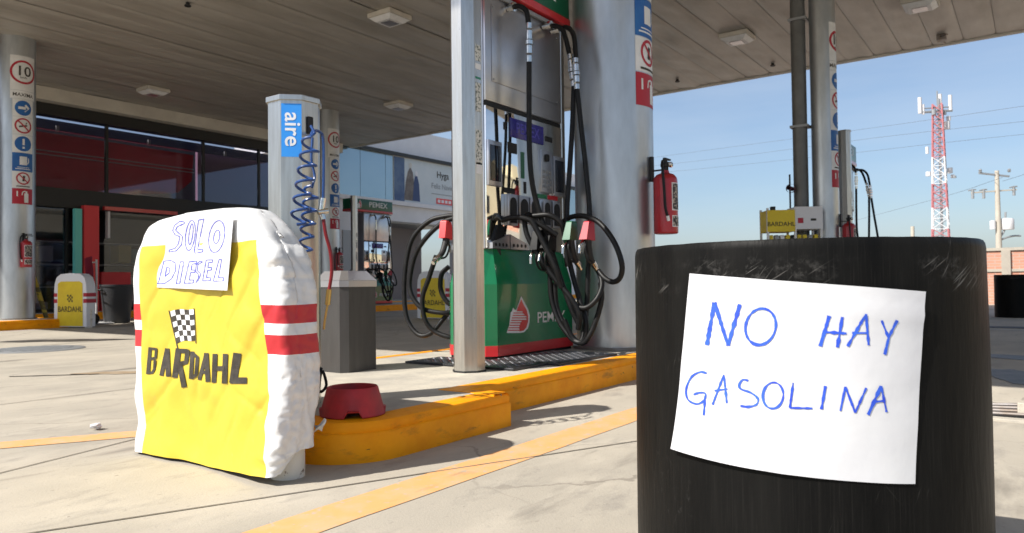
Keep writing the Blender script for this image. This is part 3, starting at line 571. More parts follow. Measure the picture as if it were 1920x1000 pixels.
    hose([(1052, 418, 4.22), (1072, 407, 4.18), (1098, 406, 4.14), (1126, 420, 4.1), (1152, 455, 4.08), (1166, 495, 4.08), (1163, 520, 4.1), (1150, 529, 4.12), (1134, 522, 4.14), (1122, 508, 4.16)])
    hose([(1080, 576, 4.05), (1100, 577, 4.06), (1118, 562, 4.08), (1128, 540, 4.12), (1127, 522, 4.15), (1122, 508, 4.17)])
    hose([(1126, 530, 4.14), (1128, 560, 4.13), (1118, 600, 4.12), (1104, 632, 4.1), (1092, 643, 4.1), (1074, 634, 4.1), (1058, 600, 4.08)])
    hose([(930, 425, 3.84), (945, 412, 3.86), (975, 408, 3.9), (1010, 420, 3.95), (1045, 442, 4.02)]); hose([(1000, 405, 3.98), (1030, 404, 4.0), (1052, 420, 4.04), (1060, 450, 4.08), (1064, 500, 4.1)])
    hose([(996, 412, 3.9), (1016, 450, 3.93), (1040, 500, 3.96), (1052, 540, 4.0)])
    # hoses of the other side, hanging out behind the post
    hose([(851, 405, 3.98), (835, 406, 3.96), (805, 415, 3.92), (775, 445, 3.88), (762, 490, 3.86), (758, 550, 3.85), (764, 600, 3.85), (785, 628, 3.86), (808, 625, 3.88), (830, 600, 3.92), (850, 575, 3.97)])
    hose([(853, 409, 3.92), (830, 418, 3.9), (800, 445, 3.86), (778, 480, 3.84), (768, 530, 3.83), (775, 560, 3.83), (795, 580, 3.85), (830, 587, 3.9), (850, 585, 3.95)])
    hose([(818, 480, 3.82), (803, 525, 3.82), (792, 560, 3.82), (797, 600, 3.83), (815, 622, 3.86), (845, 633, 3.9), (856, 630, 3.95)])
    hose([(842, 500, 3.92), (828, 515, 3.9), (827, 545, 3.9), (840, 568, 3.92), (856, 572, 3.95)])
    def nozzle(px, colour, tilt, flip=1):
        """cover, handle body, spout, lever guard, hose joint"""
        c = L(onx(*px)); mtx = Matrix.Translation(c) @ Matrix.Rotation(tilt, 4, 'Y') @ Matrix.Diagonal((flip, 1, 1, 1))
        nz = MB().prism([(-.062, -.028), (.05, -.028), (.05, .028), (-.062, .028)], -.06, .062, .010, top=[(-.018, -.019), (.040, -.024), (.048, .024), (-.018, .019)]).xf(mtx).obj('nozzle', colour, t, True)
        b = MB(); b.tube([(0, 0, -.05), (.012, 0, -.10), (.035, 0, -.16), (.07, 0, -.20)], lambda u: .024-.006*u, 12, sub=4); b.tube([(-.02, 0, -.06), (-.035, 0, -.12), (-.005, 0, -.185), (.05, 0, -.205)], .007, 8); b.xf(mtx).obj('handle', 'dark', nz, True)
        b = MB(); b.tube([(.065, 0, -.195), (.10, 0, -.222)], .020, 12, False); b.tube([(.10, 0, -.222), (.125, 0, -.245)], .015, 12, False); b.tube([(-.02, .02, -.06), (-.06, .02, -.10), (-.07, .02, -.15)], .011, 10); b.xf(mtx).obj('joint', 'chrome', nz, True)
    nozzle((1070, 433, 4.05), 'green_dark', 0); nozzle((1102, 433, 4.10), 'sign_red', .05); nozzle((838, 432, 3.9), 'bright_red', .1, -1)  # green and first red nozzle: shade painted in by darker colours
    nozzle((1030, 452, 4.02), 'black', .2); nozzle((1008, 450, 3.98), 'black', -.1); nozzle((932, 440, 3.80), 'black', .1)
    return t
pump = dispenser()
def other_pump(loc, label):
    c = copy_tree(pump); c.location = loc; c['label'] = label; return c
other_pump((13.05, 13.95, K), 'fuel dispenser with green header on the far orange kerbed island before the white building')
other_pump((12.35, 2.42, K), 'fuel dispenser seen past the twin columns above the black drum')
def octo_post(loc, h, r, label, tagz=True):
    t = thing('dispenser_post', (*loc, K), label, 'post', 'octagonal steel posts')
    MB().prism(octagon(r), 0, h, .002).obj('shaft', 'steel', t); MB().prism(octagon(r+.006), -.001, .008).obj('foot', 'dark', t); MB().prism(octagon(r+.008), h, h+.02).obj('cap', 'steel', t)
    pr = mat('post_sticker_print', (.62, .62, .58), .6, col2=(.12, .14, .12), scale=70, detail=2, lo=.5, hi=.58)
    for z, hh, mm in ((1.70, .09, pr), (1.655, .03, 'white'), (1.60, .012, 'green'), (1.42, .16, pr), (1.13, .19, pr), (1.08, .06, 'white')): MB().box(-.024, .024, -r-.0012, -r+.001, z-.0, z+hh).obj('sticker', mm, t)
    return t
octo_post((3.155, 2.555), 2.70, .083, 'octagonal brushed steel post standing before the green cabinet of the near dispenser')
octo_post((12.56, 13.80), 2.70, .083, 'octagonal steel post beside the dispenser on the far orange kerbed island')
octo_post((11.86, 2.32), 2.70, .083, 'octagonal steel post of the dispenser past the twin columns')
# tread plates round the dispenser
def tread(poly, label):
    x0 = min(p[0] for p in poly); y0 = min(p[1] for p in poly); t = thing('tread_plate', (x0, y0, K), label, 'metal plate', 'tread plates at the dispenser foot')
    P2 = [(x-x0, y-y0) for x, y in poly]; MB().prism(P2, .001, .014, .003).obj('plate', 'tread', t, True)
    b = MB(); X1 = max(p[0] for p in P2); Y1 = max(p[1] for p in P2); k = 0; s = .034
    for i in range(int(X1/s)):
        for j in range(int(Y1/s)):
            x = (i+.5)*s; yy = (j+.5)*s; a = .785 if (i+j) % 2 else -.785; u = Vector((math.cos(a), math.sin(a), 0)); v = Vector((-u.y, u.x, 0)); c = Vector((x, yy, .014))
            if not (.02 < x < X1-.02 and .02 < yy < Y1-.02): continue
            q = [b.b.verts.new(c+u*.015), b.b.verts.new(c+v*.005), b.b.verts.new(c-u*.015), b.b.verts.new(c-v*.005)]; w_ = [b.b.verts.new(c+u*.009+Vector((0, 0, .003))), b.b.verts.new(c-u*.009+Vector((0, 0, .003)))]
            b.b.faces.new((q[0], q[1], w_[0])); b.b.faces.new((q[1], q[2], w_[1], w_[0])); b.b.faces.new((q[2], q[3], w_[1])); b.b.faces.new((q[3], q[0], w_[0], w_[1]))
    r = b.obj('raised_pattern', mat('tread_crest', (.30, .30, .32), .4, .9), t); r['kind'] = 'stuff'
tread([(3.27, 2.34), (3.60, 2.34), (3.60, 3.15), (3.27, 3.15)], 'dark diamond tread plate on the island at the foot of the octagonal post')
tread([(3.605, 2.26), (4.33, 2.26), (4.33, 2.745), (3.605, 2.745)], 'dark diamond tread plate in front of the red banded green cabinet')

# ================================================================ air tower
at = thing('air_tower', (1.919, 2.46, K), 'octagonal steel tower with blue aire sign and coiled blue hose', 'air tower')
MB().prism(octagon(.097), 0, 1.215).obj('shaft', 'steel', at); MB().prism(octagon(.105), 1.215, 1.236, .004).obj('cap', 'steel', at)
AT = Vector((1.919, 2.46, K)); dn = Vector((-math.sqrt(.5), -math.sqrt(.5), 0)); dt = Vector((math.sqrt(.5), -math.sqrt(.5), 0))   # the diagonal face toward the drive
def af(u, z, e=.0): return dn*(.097+e)+dt*u+Vector((0, 0, z))
sg = MB(); a = [af(-.038, .988, .001), af(.040, .988, .001), af(.040, 1.20, .001), af(-.038, 1.20, .001)]; sg.quad(*a); sg = sg.obj('aire_sign', 'blue_sign', at)
text_mb('aire', .088, lambda x, y: af(.004+y, 1.097-x, .002), stretch=1.02).obj('lettering', 'white', sg)
fy = lambda x, z, e: Vector((x, -.097-e, z))
MB().box(-.016, .012, -.1065, -.097, 1.085, 1.155, .006).obj('slot', 'dark', at, True)
def coil(p0, p1, turns, rad, r0=.0056, taper=1):
    a, b = [Vector(atd(*p))-AT for p in (p0, p1)]; ax = (b-a).normalized(); u = ax.orthogonal().normalized(); v = ax.cross(u); n = turns*14
    return [a.lerp(b, i/n)+(u*math.cos(2*math.pi*turns*i/n)+v*math.sin(2*math.pi*turns*i/n))*rad*(1-.15*i/n) for i in range(n+1)]
top_ = Vector(atd(583, 236, 2.93))-AT
MB().tube([top_, Vector(atd(590, 250, 2.92))-AT]+coil((584, 262, 2.93), (558, 424, 2.90), 6, .034), .0056, 8, sub=1, smooth=True).obj('coil_hose', 'hose_blue', at, True)
MB().tube(coil((585, 352, 2.95), (572, 474, 2.92), 5, .028), .0056, 8, smooth=False).obj('coil_hose', 'hose_blue', at, True)
MB().tube([Vector(atd(*p))-AT for p in ((586, 258, 2.97), (584, 300, 2.97), (590, 330, 2.97), (585, 352, 2.95))], .005, 8).obj('coil_hose', 'hose_blue', at, True)
MB().tube([Vector(atd(*p))-AT for p in ((583, 255, 2.94), (588, 246, 2.98), (600, 248, 3.02), (606, 262, 3.04), (607, 320, 3.04), (606, 372, 3.04))], .0062, 8).obj('straight_hose', 'hose_blue', at, True)
MB().tube([Vector(atd(*p))-AT for p in ((606, 372, 3.04), (603, 395, 3.04), (606, 412, 3.04))], .013, 10).obj('tap', 'chrome', at, True)
MB().tube([Vector(atd(*p))-AT for p in ((596, 398, 3.03), (615, 396, 3.04))], .012, 10, False).obj('tap_lever', 'chrome', at, True)
MB().tube([Vector(atd(*p))-AT for p in ((606, 408, 3.04), (611, 440, 3.04), (620, 475, 3.04), (622, 510, 3.04), (617, 545, 3.04))], .007, 10).obj('red_hose', mat('dark_red_hose', (.20, .008, .012), .4), at, True)
MB().tube([Vector(atd(*p))-AT for p in ((617, 543, 3.04), (614, 572, 3.04))], .011, 10, False).obj('brass_fitting', 'brass', at, True)
MB().tube([Vector(atd(*p))-AT for p in ((614, 572, 3.04), (609, 600, 3.04), (607, 618, 3.04))], .0045, 8, False).obj('inflator_rod', 'brass', at, True)
MB().tube([Vector(atd(*p))-AT for p in ((603, 690, 3.0), (594, 712, 2.98), (600, 735, 2.96), (612, 722, 2.96), (603, 695, 2.96), (596, 740, 2.95), (592, 764, 2.93))], .006, 8).obj('loose_cable', 'black', at, True)

# --- red tub with a notched foot
tub = MB().lathe([(.118, .0), (.122, .004), (.112, .03), (.100, .075), (.094, .098), (.090, .103), (.084, .100), (.080, .06), (.0, .055)], n=56)
for v in tub.b.verts:
    a = math.atan2(v.co.y, v.co.x)
    for a0 in (math.radians(-133), math.radians(47), math.radians(137), math.radians(-43)):
        d = abs((a-a0+math.pi) % (2*math.pi)-math.pi)
        if d < .19 and v.co.z < .02: v.co.z += .022
tb = tub.obj('red_tub', 'bowl', None, 'sharp'); tb.location = (1.875, 2.075, K+.001); tag(tb, 'worn red plastic tub on the rounded end of the yellow kerb', 'tub')

# --- steel waste bin on the island
wb = thing('waste_bin', (2.86, 3.215, K), 'low dark steel waste bin with pale sloping lid on the island', 'bin')
bo = [(-.10, -.135), (.10, -.135), (.135, -.10), (.135, .10), (.10, .135), (-.10, .135), (-.135, .10), (-.135, -.10)]
MB().prism(bo, 0, .47).obj('body', 'steel_dark', wb); MB().prism([(x*1.04, y*1.04) for x, y in bo], .47, .505).obj('lid_rim', 'panel', wb)
lid = MB().prism([(x*1.04, y*1.04) for x, y in bo], .506, .56, top=[(x*.7, y*.7) for x, y in bo]); lid.obj('lid', 'panel', wb)

# ================================================================ printed crash-guard covers
def guard(loc, label):
    t = thing('crash_guard', loc, label, 'crash guard', 'pipe crash guards'); r = .054
    for yy in (1.975-2.37, 2.70-2.37): MB().lathe([(r, 0), (r, .60)], (0, yy), 32).obj('pipe', 'bollard', t, 'sharp')
    MB().tube([(0, 1.975-2.37, .595), (0, 1.99-2.37, .65), (0, 2.06-2.37, .69), (0, 2.37-2.37, .70), (0, 2.61-2.37, .69), (0, 2.685-2.37, .65), (0, 2.70-2.37, .595)], r*.9, 16).obj('top_rail', 'bollard', t, True); return t
guard((1.54, 2.41, 0), 'white pipe crash guard whose rust speckled foot shows under the BARDAHL cover')
def bag_mesh():
    def yl(z): # silhouette edges (left seen = high Y)
        return 2.905 if z < .72 else 2.905-.55*max(0, (z-.72)/.178)**2.6*.55-.10*max(0, (z-.72)/.178)
    zt = .897
    side = [(.0, 1.945), (.12, 1.925), (.29, 1.925), (.435, 1.936), (.58, 1.945), (.66, 1.952), (.71, 1.962), (.74, 1.975), (.778, 2.0), (.833, 2.05), (.862, 2.085), (.880, 2.11), (.892, 2.18), (.8975, 2.30)]
    left = [(.0, 2.80), (.2, 2.805), (.5, 2.808), (.70, 2.80), (.772, 2.775), (.82, 2.745), (.85, 2.71), (.87, 2.66), (.885, 2.58), (.893, 2.52), (.8975, 2.40)]
    def itp(tb_, z):
        for (a, ya), (b, yb) in zip(tb_, tb_[1:]):
            if z <= b: return ya+(yb-ya)*(z-a)/(b-a)
        return tb_[-1][1]
    zs = [i*.006 for i in range(111)]+[.66+(.897-.66)*(1-(1-i/34)**1.9) for i in range(0, 35)]
    zs = sorted(set(round(z, 4) for z in zs)); b = MB(); rings = []; NB, NS = 84, 22
    for z in zs:
        y0, y1 = itp(side, z), itp(left, z); xf_, xb = 1.432+.010*math.sin(z*3), 1.600-.03*max(0, (z-.7)/.2); rc = .034
        tp = max(0, (z-.855)/.0425); xf_ += .055*tp**2; xb -= .05*tp**2; rc = min(rc, (y1-y0)*.3, (xb-xf_)*.45)
        pts = []
        cor = [(xf_, y1, 180, 90), (xf_, y0, 180, 270), (xb, y0, 270, 360), (xb, y1, 0, 90)]
        # front from left to right, side, back, side
        def arc(cx, cy, a0, a1, n=6): return [(cx+rc*math.cos(R(a0+(a1-a0)*i/n)), cy+rc*math.sin(R(a0+(a1-a0)*i/n))) for i in range(n+1)]
        fl = [(xf_, y1-rc+(y0+rc-(y1-rc))*i/NB) for i in range(1, NB)]
        sl_ = [(xf_+rc+(xb-xf_-2*rc)*i/NS, y0) for i in range(1, NS)]
        bl = [(xb, y0+rc+(y1-y0-2*rc)*i/40) for i in range(1, 40)]; s2 = [(xb-rc-(xb-xf_-2*rc)*i/10, y1) for i in range(1, 10)]
        pts = arc(xf_+rc, y1-rc, 90, 180)[0:]+fl+arc(xf_+rc, y0+rc, 180, 270)+sl_+arc(xb-rc, y0+rc, 270, 360)+bl+arc(xb-rc, y1-rc, 0, 90)+s2
        ring = []
        for x, yy in pts:
            sidew = min(1, max(0, (2.09-yy)/.10)); zz = z
            q = Vector((x, yy, z)); dx = .034*noise.noise((yy*2.3, z*1.9, 3))+.017*noise.noise((yy*5.5+z*2, z*4.2, 9))+.006*noise.noise((yy*12-z*6, z*9, 5)); amp = sidew
            low = .35+.65*min(1, max(0, (.44-z)/.05))*1.0
            cr = (.5-abs(noise.noise((x*16+yy*12+z*9, z*19-x*11, 2.5))))*.020+(.5-abs(noise.noise((x*30+z*20, z*42, yy*24+5))))*.012
            zk = z*.62+x*.5; v1 = noise.voronoi(Vector((x*1.2+yy*.6, yy, zk))*17)[0]; v2 = noise.voronoi(Vector((x+yy*.5-z*.3, yy, z*.9))*36)[0]; cr = cr*.4+(v1[1]-v1[0])*.015*max(low, .55 if z > .64 else .2)+(v2[1]-v2[0])*.006*max(low, .5 if z > .64 else .3)
            dyy = amp*(cr-.011)
            pull = .5-abs(noise.noise((yy*6.5+z*5.5, z*2.2-yy*1.5, 11))); dx += .0065*(max(0, pull-.18)/.32)**1.6*min(1, max(0, (z-.02)/.2))*(1 if x < 1.5 else 0)
            for (ya, za), (yb_, zb), am, wi in (((2.16, .885), (2.0, .845), .016, .012), ((2.05, .66), (1.94, .70), .014, .012), ((2.45, .80), (2.62, .70), .006, .02), ((2.20, .30), (2.02, .22), .009, .018), ((2.25, .52), (2.05, .38), .006, .02), ((2.60, .20), (2.74, .10), .006, .02), ((2.10, .868), (1.96, .80), .020, .022), ((2.07, .775), (1.93, .765), .022, .020), ((2.03, .83), (1.95, .74), .016, .016), ((2.02, .70), (1.94, .64), .012, .02)):
                ab = Vector((yb_-ya, zb-za)); ap = Vector((yy-ya, z-za)); tq = max(0, min(1, ap.dot(ab)/ab.length_squared)); dd = (ap-ab*tq).length
                if dd < wi*2.5: f_ = am*math.exp(-dd/wi)*min(1, .25+tq*1.5); dx += f_*.8 if x < 1.5 else 0; dyy += f_*.6*amp
            dx += amp*(noise.noise((yy*14, z*13, 8))*.010*low)
            # sagging creases at the right shoulder
            if z > .66 and yy < 2.18:
                k = (yy-1.94)/.24; dx += (.016*(.5-abs(noise.noise((yy*9+z*11, z*26-yy*8, 4))))-.006)*(1-min(1, max(0, k)))
            hem = max(0, 1-z/.10); lift = hem*((.105*max(0, min(1, (x-1.46)/.10))*min(1, max(0, (2.2-yy)/.2)))+.012+.0015*math.sin(yy*13)+.02*max(0, (2.3-yy)/.4)*(1 if x < 1.47 else .6))
            ring.append(b.b.verts.new((x+dx, yy+dyy, zz+lift)))
        rings.append(ring)
    n = len(rings[0])
    for a, c in zip(rings, rings[1:]):
        for i in range(n): b.b.faces.new((a[i], a[(i+1) % n], c[(i+1) % n], c[i]))
    ce = Vector((0, 0, 0))
    for v in rings[-1]: ce += v.co
    cv = b.b.verts.new(ce/n+Vector((0, 0, .002)))
    for i in range(n): b.b.faces.new((rings[-1][i], rings[-1][(i+1) % n], cv))
    return b.mesh()
bme = bag_mesh(); cover = link('guard_cover', bme, 'cover', None, 'all'); tag(cover, 'big white and yellow BARDAHL vinyl cover carrying the handwritten SOLO DIESEL sheet', 'cover', 'BARDAHL covers over the crash guards')
bvh = BVHTree.FromPolygons([v.co for v in bme.vertices], [p.vertices[:] for p in bme.polygons])
def onbag(x, y, e=.0015):
    d = ray(x, y).normalized(); h, nn, i, ds = bvh.ray_cast(C0, d)
    if h is None: return onx(x, y, 1.43)
    if nn.dot(d) > 0: nn = -nn
    return h+nn*e
bz = lambda p, e=.0015: onbag(240+p.x/2.779, 550+p.y/2.779, e)
letters = [[((118, 282), (106, 422), 19), ((116, 288), (150, 291), (146, 336), (114, 345), 13), ((143, 346), (140, 396), (130, 414), (106, 416), 13)],
 [((176, 430), (206, 288), 21), ((207, 288), (213, 434), 25), ((184, 385), (210, 385), 16)],
 [((266, 288), (246, 440), 30), ((262, 300), (313, 302), (306, 360), (262, 370), 23), ((272, 365), (296, 490), 27)],
 [((338, 304), (330, 446), 19), ((338, 312), (364, 335), (357, 425), (332, 442), 16)],
 [((374, 452), (411, 312), 19), ((411, 312), (419, 462), 24), ((385, 412), (415, 412), 16)],
 [((456, 316), (450, 466), 25), ((511, 316), (505, 470), 27), ((455, 392), (507, 392), 24)],
 [((572, 312), (550, 468), 38), ((535, 455), (622, 455), 30)]]
for ls in letters:
    b = MB()
    for k, st in enumerate(ls): b.ribbon(st[:-1], st[-1]*(1.0 if len(ls) != 2 else 1.1), lambda p, k=k: bz(p, .0022+.0004*k), False, 5)
    b.obj('letter', 'ink', cover, recalc=False)
def flagpt(u, v): # u along, v down
    x = 222+(345-222)*u+(258-222)*v*(1-u)+(352-345)*v*u; y = 95+(78-95)*u+(262-95)*v*(1-u)+(240-78)*v*u-6*math.sin(u*math.pi*1.6); return Vector((x, y))
fl = MB()
for i in range(5):
    for j in range(6): fl.grid(lambda a, c, i=i, j=j: bz(flagpt((i+a)/5, (j+c)/6)), 2, 2)
flag = fl.obj('flag', 'white', cover, recalc=False); fl = MB()
for i in range(5):
    for j in range(6):
        if (i+j) % 2: fl.grid(lambda a, c, i=i, j=j: bz(flagpt((i+a)/5, (j+c)/6), .0022), 2, 2)
fl.ribbon([(216, 90), (262, 290)], 5, lambda p: bz(p, .0024), False, 9); fl.ribbon([(346, 78), (356, 262)], 4, lambda p: bz(p, .0024), False, 9); fl.obj('checks', 'ink', flag, recalc=False)
# strap end sticking out at the lower back edge
MB().grid(lambda u, v: onx(588+20*u+4*math.sin(v*5), 796+18*v-8*u+5*math.sin(u*4+v*3), 1.60+.012*math.sin(v*4+u*3)), 10, 8).obj('strap_end', mat('white_strap', (.6, .6, .58), .6, col2=(.4, .4, .38), scale=30), cover, 'all', recalc=False)
# --- handwritten sheet taped to the cover
sh = [(324, 412), (438, 405), (426, 545), (287, 539)]
def sheet(u, v, e=0):  # hangs free of the small folds behind it
    x = (sh[0][0]*(1-u)+sh[1][0]*u)*(1-v)+(sh[3][0]*(1-u)+sh[2][0]*u)*v; yy = (sh[0][1]*(1-u)+sh[1][1]*u)*(1-v)+(sh[3][1]*(1-u)+sh[2][1]*u)*v
    off = .006+.034*v**2.2*(.35+.65*u)+.006*math.sin(u*6)*v+.003*math.sin(v*9+u*4); p = onx(x, yy, 1.4405+.012*v); d = (C0-p).normalized(); return p+d*(off+.008+e)
b = MB().grid(sheet, 24, 24).obj('paper_sheet', 'paper', None, 'all', recalc=False); tag(b, 'white paper sheet reading SOLO DIESEL in blue pen on the yellow cover', 'paper sign')
psheet = b
def inv_sheet(p):  # pixel -> (u, v) in the sheet by Newton steps
    u = v = .5
    for _ in range(12):
        f = lambda u, v: Vector(((sh[0][0]*(1-u)+sh[1][0]*u)*(1-v)+(sh[3][0]*(1-u)+sh[2][0]*u)*v, (sh[0][1]*(1-u)+sh[1][1]*u)*(1-v)+(sh[3][1]*(1-u)+sh[2][1]*u)*v))
        e0 = p-f(u, v); du = (f(u+.01, v)-f(u, v))*100; dv = (f(u, v+.01)-f(u, v))*100; det = du.x*dv.y-du.y*dv.x
        u += (e0.x*dv.y-e0.y*dv.x)/det; v += (du.x*e0.y-du.y*e0.x)/det
    return u, v
def pz(p):
    u, v = inv_sheet(Vector((240+p.x/4.544, 380+p.y/4.544))); return sheet(u, v, .0012)
SD = [([(480, 165), (440, 160), (395, 195), (380, 240), (400, 275), (440, 290), (430, 350), (400, 390), (350, 405), (350, 422), (410, 412), (455, 360), (465, 290), (425, 255), (405, 235), (420, 205), (478, 180)], 1),
 (ell(530, 280, 40, 130, 24, .12), 1), (ell(535, 270, 16, 90, 20, .12), 1), ([(645, 140), (600, 150), (565, 410), (570, 432), (635, 420), (638, 400), (592, 400)], 1),
 (ell(755, 290, 65, 138, 28, .18), 1), (ell(755, 292, 25, 58, 20, .18), 1),
 ([(305, 500), (360, 492), (405, 515), (405, 580), (370, 650), (310, 690), (250, 692), (262, 670), (290, 560)], 1), ([(330, 550), (358, 562), (350, 600), (315, 630)], 1),
 ([(445, 505), (475, 505), (440, 692), (410, 692)], 1), ([(520, 505), (585, 500), (582, 520), (545, 525), (538, 575), (570, 575), (568, 597), (533, 597), (520, 660), (560, 660), (555, 685), (478, 688)], 1),
 ([(635, 505), (595, 530), (590, 580), (620, 610), (600, 660), (575, 685), (600, 640), (598, 612), (575, 585), (580, 530), (610, 500)], 1),
 ([(665, 490), (720, 488), (718, 510), (685, 512), (680, 555), (712, 552), (710, 575), (677, 578), (668, 640), (705, 640), (700, 665), (635, 668)], 1),
 ([(775, 485), (797, 485), (770, 640), (810, 635), (812, 668), (725, 670)], 1)]
for pts, cy in SD: MB().ribbon(pts, 7.0, pz, True, 6, .8).obj('pen_letter', 'pen_thin', psheet, recalc=False)
# --- smaller covers farther off
def small_cover(loc, rot, label, sc=1.0):
    t = thing('guard_cover', loc, label, 'cover', 'BARDAHL covers over the crash guards'); t.rotation_euler.z = rot
    hw = .34; out = [(-hw, .02), (hw, .02), (hw, .60), (hw*.97, .72), (hw*.85, .82), (hw*.6, .875), (0, .89), (-hw*.6, .875), (-hw*.85, .82), (-hw*.97, .72), (-hw, .60)]
    mx_ = Matrix(((0, 0, 1, -.09), (1, 0, 0, 0), (0, 1, 0, 0), (0, 0, 0, 1)))
    MB().prism(out, 0, .18, .02).xf(mx_).obj('bag', mat('white_vinyl', (.74, .75, .78), .45, bump=.3, bscale=9), t, True)
    yp = [(-.27, .03), (.27, .03), (.26, .72), (.20, .755), (-.20, .755), (-.26, .72)]; MB().poly([(-.093, a, c) for a, c in yp]).obj('yellow_panel', 'cover_yellow', t)
    for z0, z1 in ((.405, .468), (.505, .565)): MB().box(-.0925, .093, -hw-.003, -.275, z0, z1).obj('red_band', 'sign_red', t); MB().box(-.0925, .093, .275, hw+.003, z0, z1).obj('red_band', 'sign_red', t)
    text_mb('BARDAHL', .125, lambda x, y: Vector((-.0955, -x*.92, .30+y))).obj('lettering', 'ink', t)
    f = MB()
    for i in range(4):
        for j in range(4):
            if (i+j) % 2: f.quad(*[Vector((-.0955, .06-(i+a)*.03, .42+(j+c)*.03)) for a, c in ((0, 0), (1, 0), (1, 1), (0, 1))])
    f.obj('checked_flag', 'ink', t)
    MB().lathe([(.055, 0), (.055, .3)], (0, -hw+.05), 20).obj('guard_pipe', 'bollard', t, 'sharp'); return t
small_cover((5.62, 12.82, 0), R(18), 'small distant BARDAHL cover on the ground beside the orange kerb before the shop')
small_cover((10.15, 9.0, 0), R(8), 'small distant BARDAHL cover seen through the hose loops left of the steel post')

# ================================================================ black drums and the gasoline sheet
DC, DR, DH = (1.391, .357), .290, .683
def drum(c, h, label, mt, wave=True):
    b = MB(); n = 128
    def rr(a, z): return DR*(1+.010*(1-z/h)+.004*math.sin(math.pi*z/h))+(.0018*noise.noise((math.cos(a)*1.5, math.sin(a)*1.5, z*3)) if wave else 0)
    zs = [0, .02, .1, .2, .3, .4, .5, .58, .63, h-.014, h-.006, h-.001]
    rings = [[b.b.verts.new(((rr(a, z)-(.004 if k == len(zs)-1 else .0012 if k == len(zs)-2 else 0))*math.cos(a), (rr(a, z)-(.004 if k == len(zs)-1 else .0012 if k == len(zs)-2 else 0))*math.sin(a), z+(.0008*noise.noise((math.cos(a)*9, math.sin(a)*9, 2)) if z > .66 else 0))) for a in (2*math.pi*i/n for i in range(n))] for k, z in enumerate(zs)]
    for z, d in ((h-.002, .026), (.08, .028), (.02, .028)): rings.append([b.b.verts.new(((DR-d)*math.cos(a), (DR-d)*math.sin(a), z)) for a in (2*math.pi*i/n for i in range(n))])
    for a, c_ in zip(rings, rings[1:]):
        for i in range(n): b.b.faces.new((a[i], a[(i+1) % n], c_[(i+1) % n], c_[i]))
    b.b.faces.new(rings[-1]); o = b.obj('drum', mt, None, 'sharp'); o.location = (*c, .0); return tag(o, label, 'drum', 'black plastic drums')
drum(DC, DH, 'scratched black drum carrying the NO HAY GASOLINA sheet beside the yellow floor stripe', 'drum')
drum((14.2, .30), .68, 'plain black drum standing alone before the brick wall', 'drum')
pc = [(1295, 513), (1729, 547), (1714, 907), (1268, 840)]
def cyl_uv(px, py): p = oncyl(px, py, DC, DR*1.008); return math.atan2(p.y-DC[1], p.x-DC[0]) % (2*math.pi), p.z
cc = [cyl_uv(*p) for p in pc]
def gp(u, v, e):
    a = (cc[0][0]*(1-u)+cc[1][0]*u)*(1-v)+(cc[3][0]*(1-u)+cc[2][0]*u)*v; z = (cc[0][1]*(1-u)+cc[1][1]*u)*(1-v)+(cc[3][1]*(1-u)+cc[2][1]*u)*v
    r = DR*1.012+.0015+e+.010*v**4*(1-u)**1.5+.004*(1-v)**5*u**3+.0006*math.sin(u*7+v*5)+.0022*max(0, 1-abs(v-.13)/.05)*u+.0012*max(0, 1-abs(u-.5)/.06)+.0010*noise.noise((u*5, v*5, 1)); return Vector((DC[0]+r*math.cos(a), DC[1]+r*math.sin(a), z))
gs = MB().grid(lambda u, v: gp(u, v, 0), 40, 24).obj('paper_sheet', 'paper', None, 'all', recalc=False); tag(gs, 'white paper sheet reading NO HAY GASOLINA in blue marker on the black drum', 'paper sign')
def gz(p):
    px, py = 1260+p.x/2.381, 500+p.y/2.381; d = ray(px, py)
    a, z = cyl_uv(px, py); r = DR*1.012
    # solve (u, v) of the sheet for this angle and height
    u = v = .5
    for _ in range(14):
        fa = lambda u, v: (cc[0][0]*(1-u)+cc[1][0]*u)*(1-v)+(cc[3][0]*(1-u)+cc[2][0]*u)*v
        fz = lambda u, v: (cc[0][1]*(1-u)+cc[1][1]*u)*(1-v)+(cc[3][1]*(1-u)+cc[2][1]*u)*v
        ea, ez = a-fa(u, v), z-fz(u, v); au, av, zu, zv = (fa(u+.01, v)-fa(u, v))*100, (fa(u, v+.01)-fa(u, v))*100, (fz(u+.01, v)-fz(u, v))*100, (fz(u, v+.01)-fz(u, v))*100; det = au*zv-av*zu
        u += (ea*zv-ez*av)/det; v += (au*ez-zu*ea)/det
    return gp(u, v, .0009)
def sp2(pts, sub=6): return [tuple(q.xy) for q in spline([Vector((*p, 0)) for p in pts], sub)]
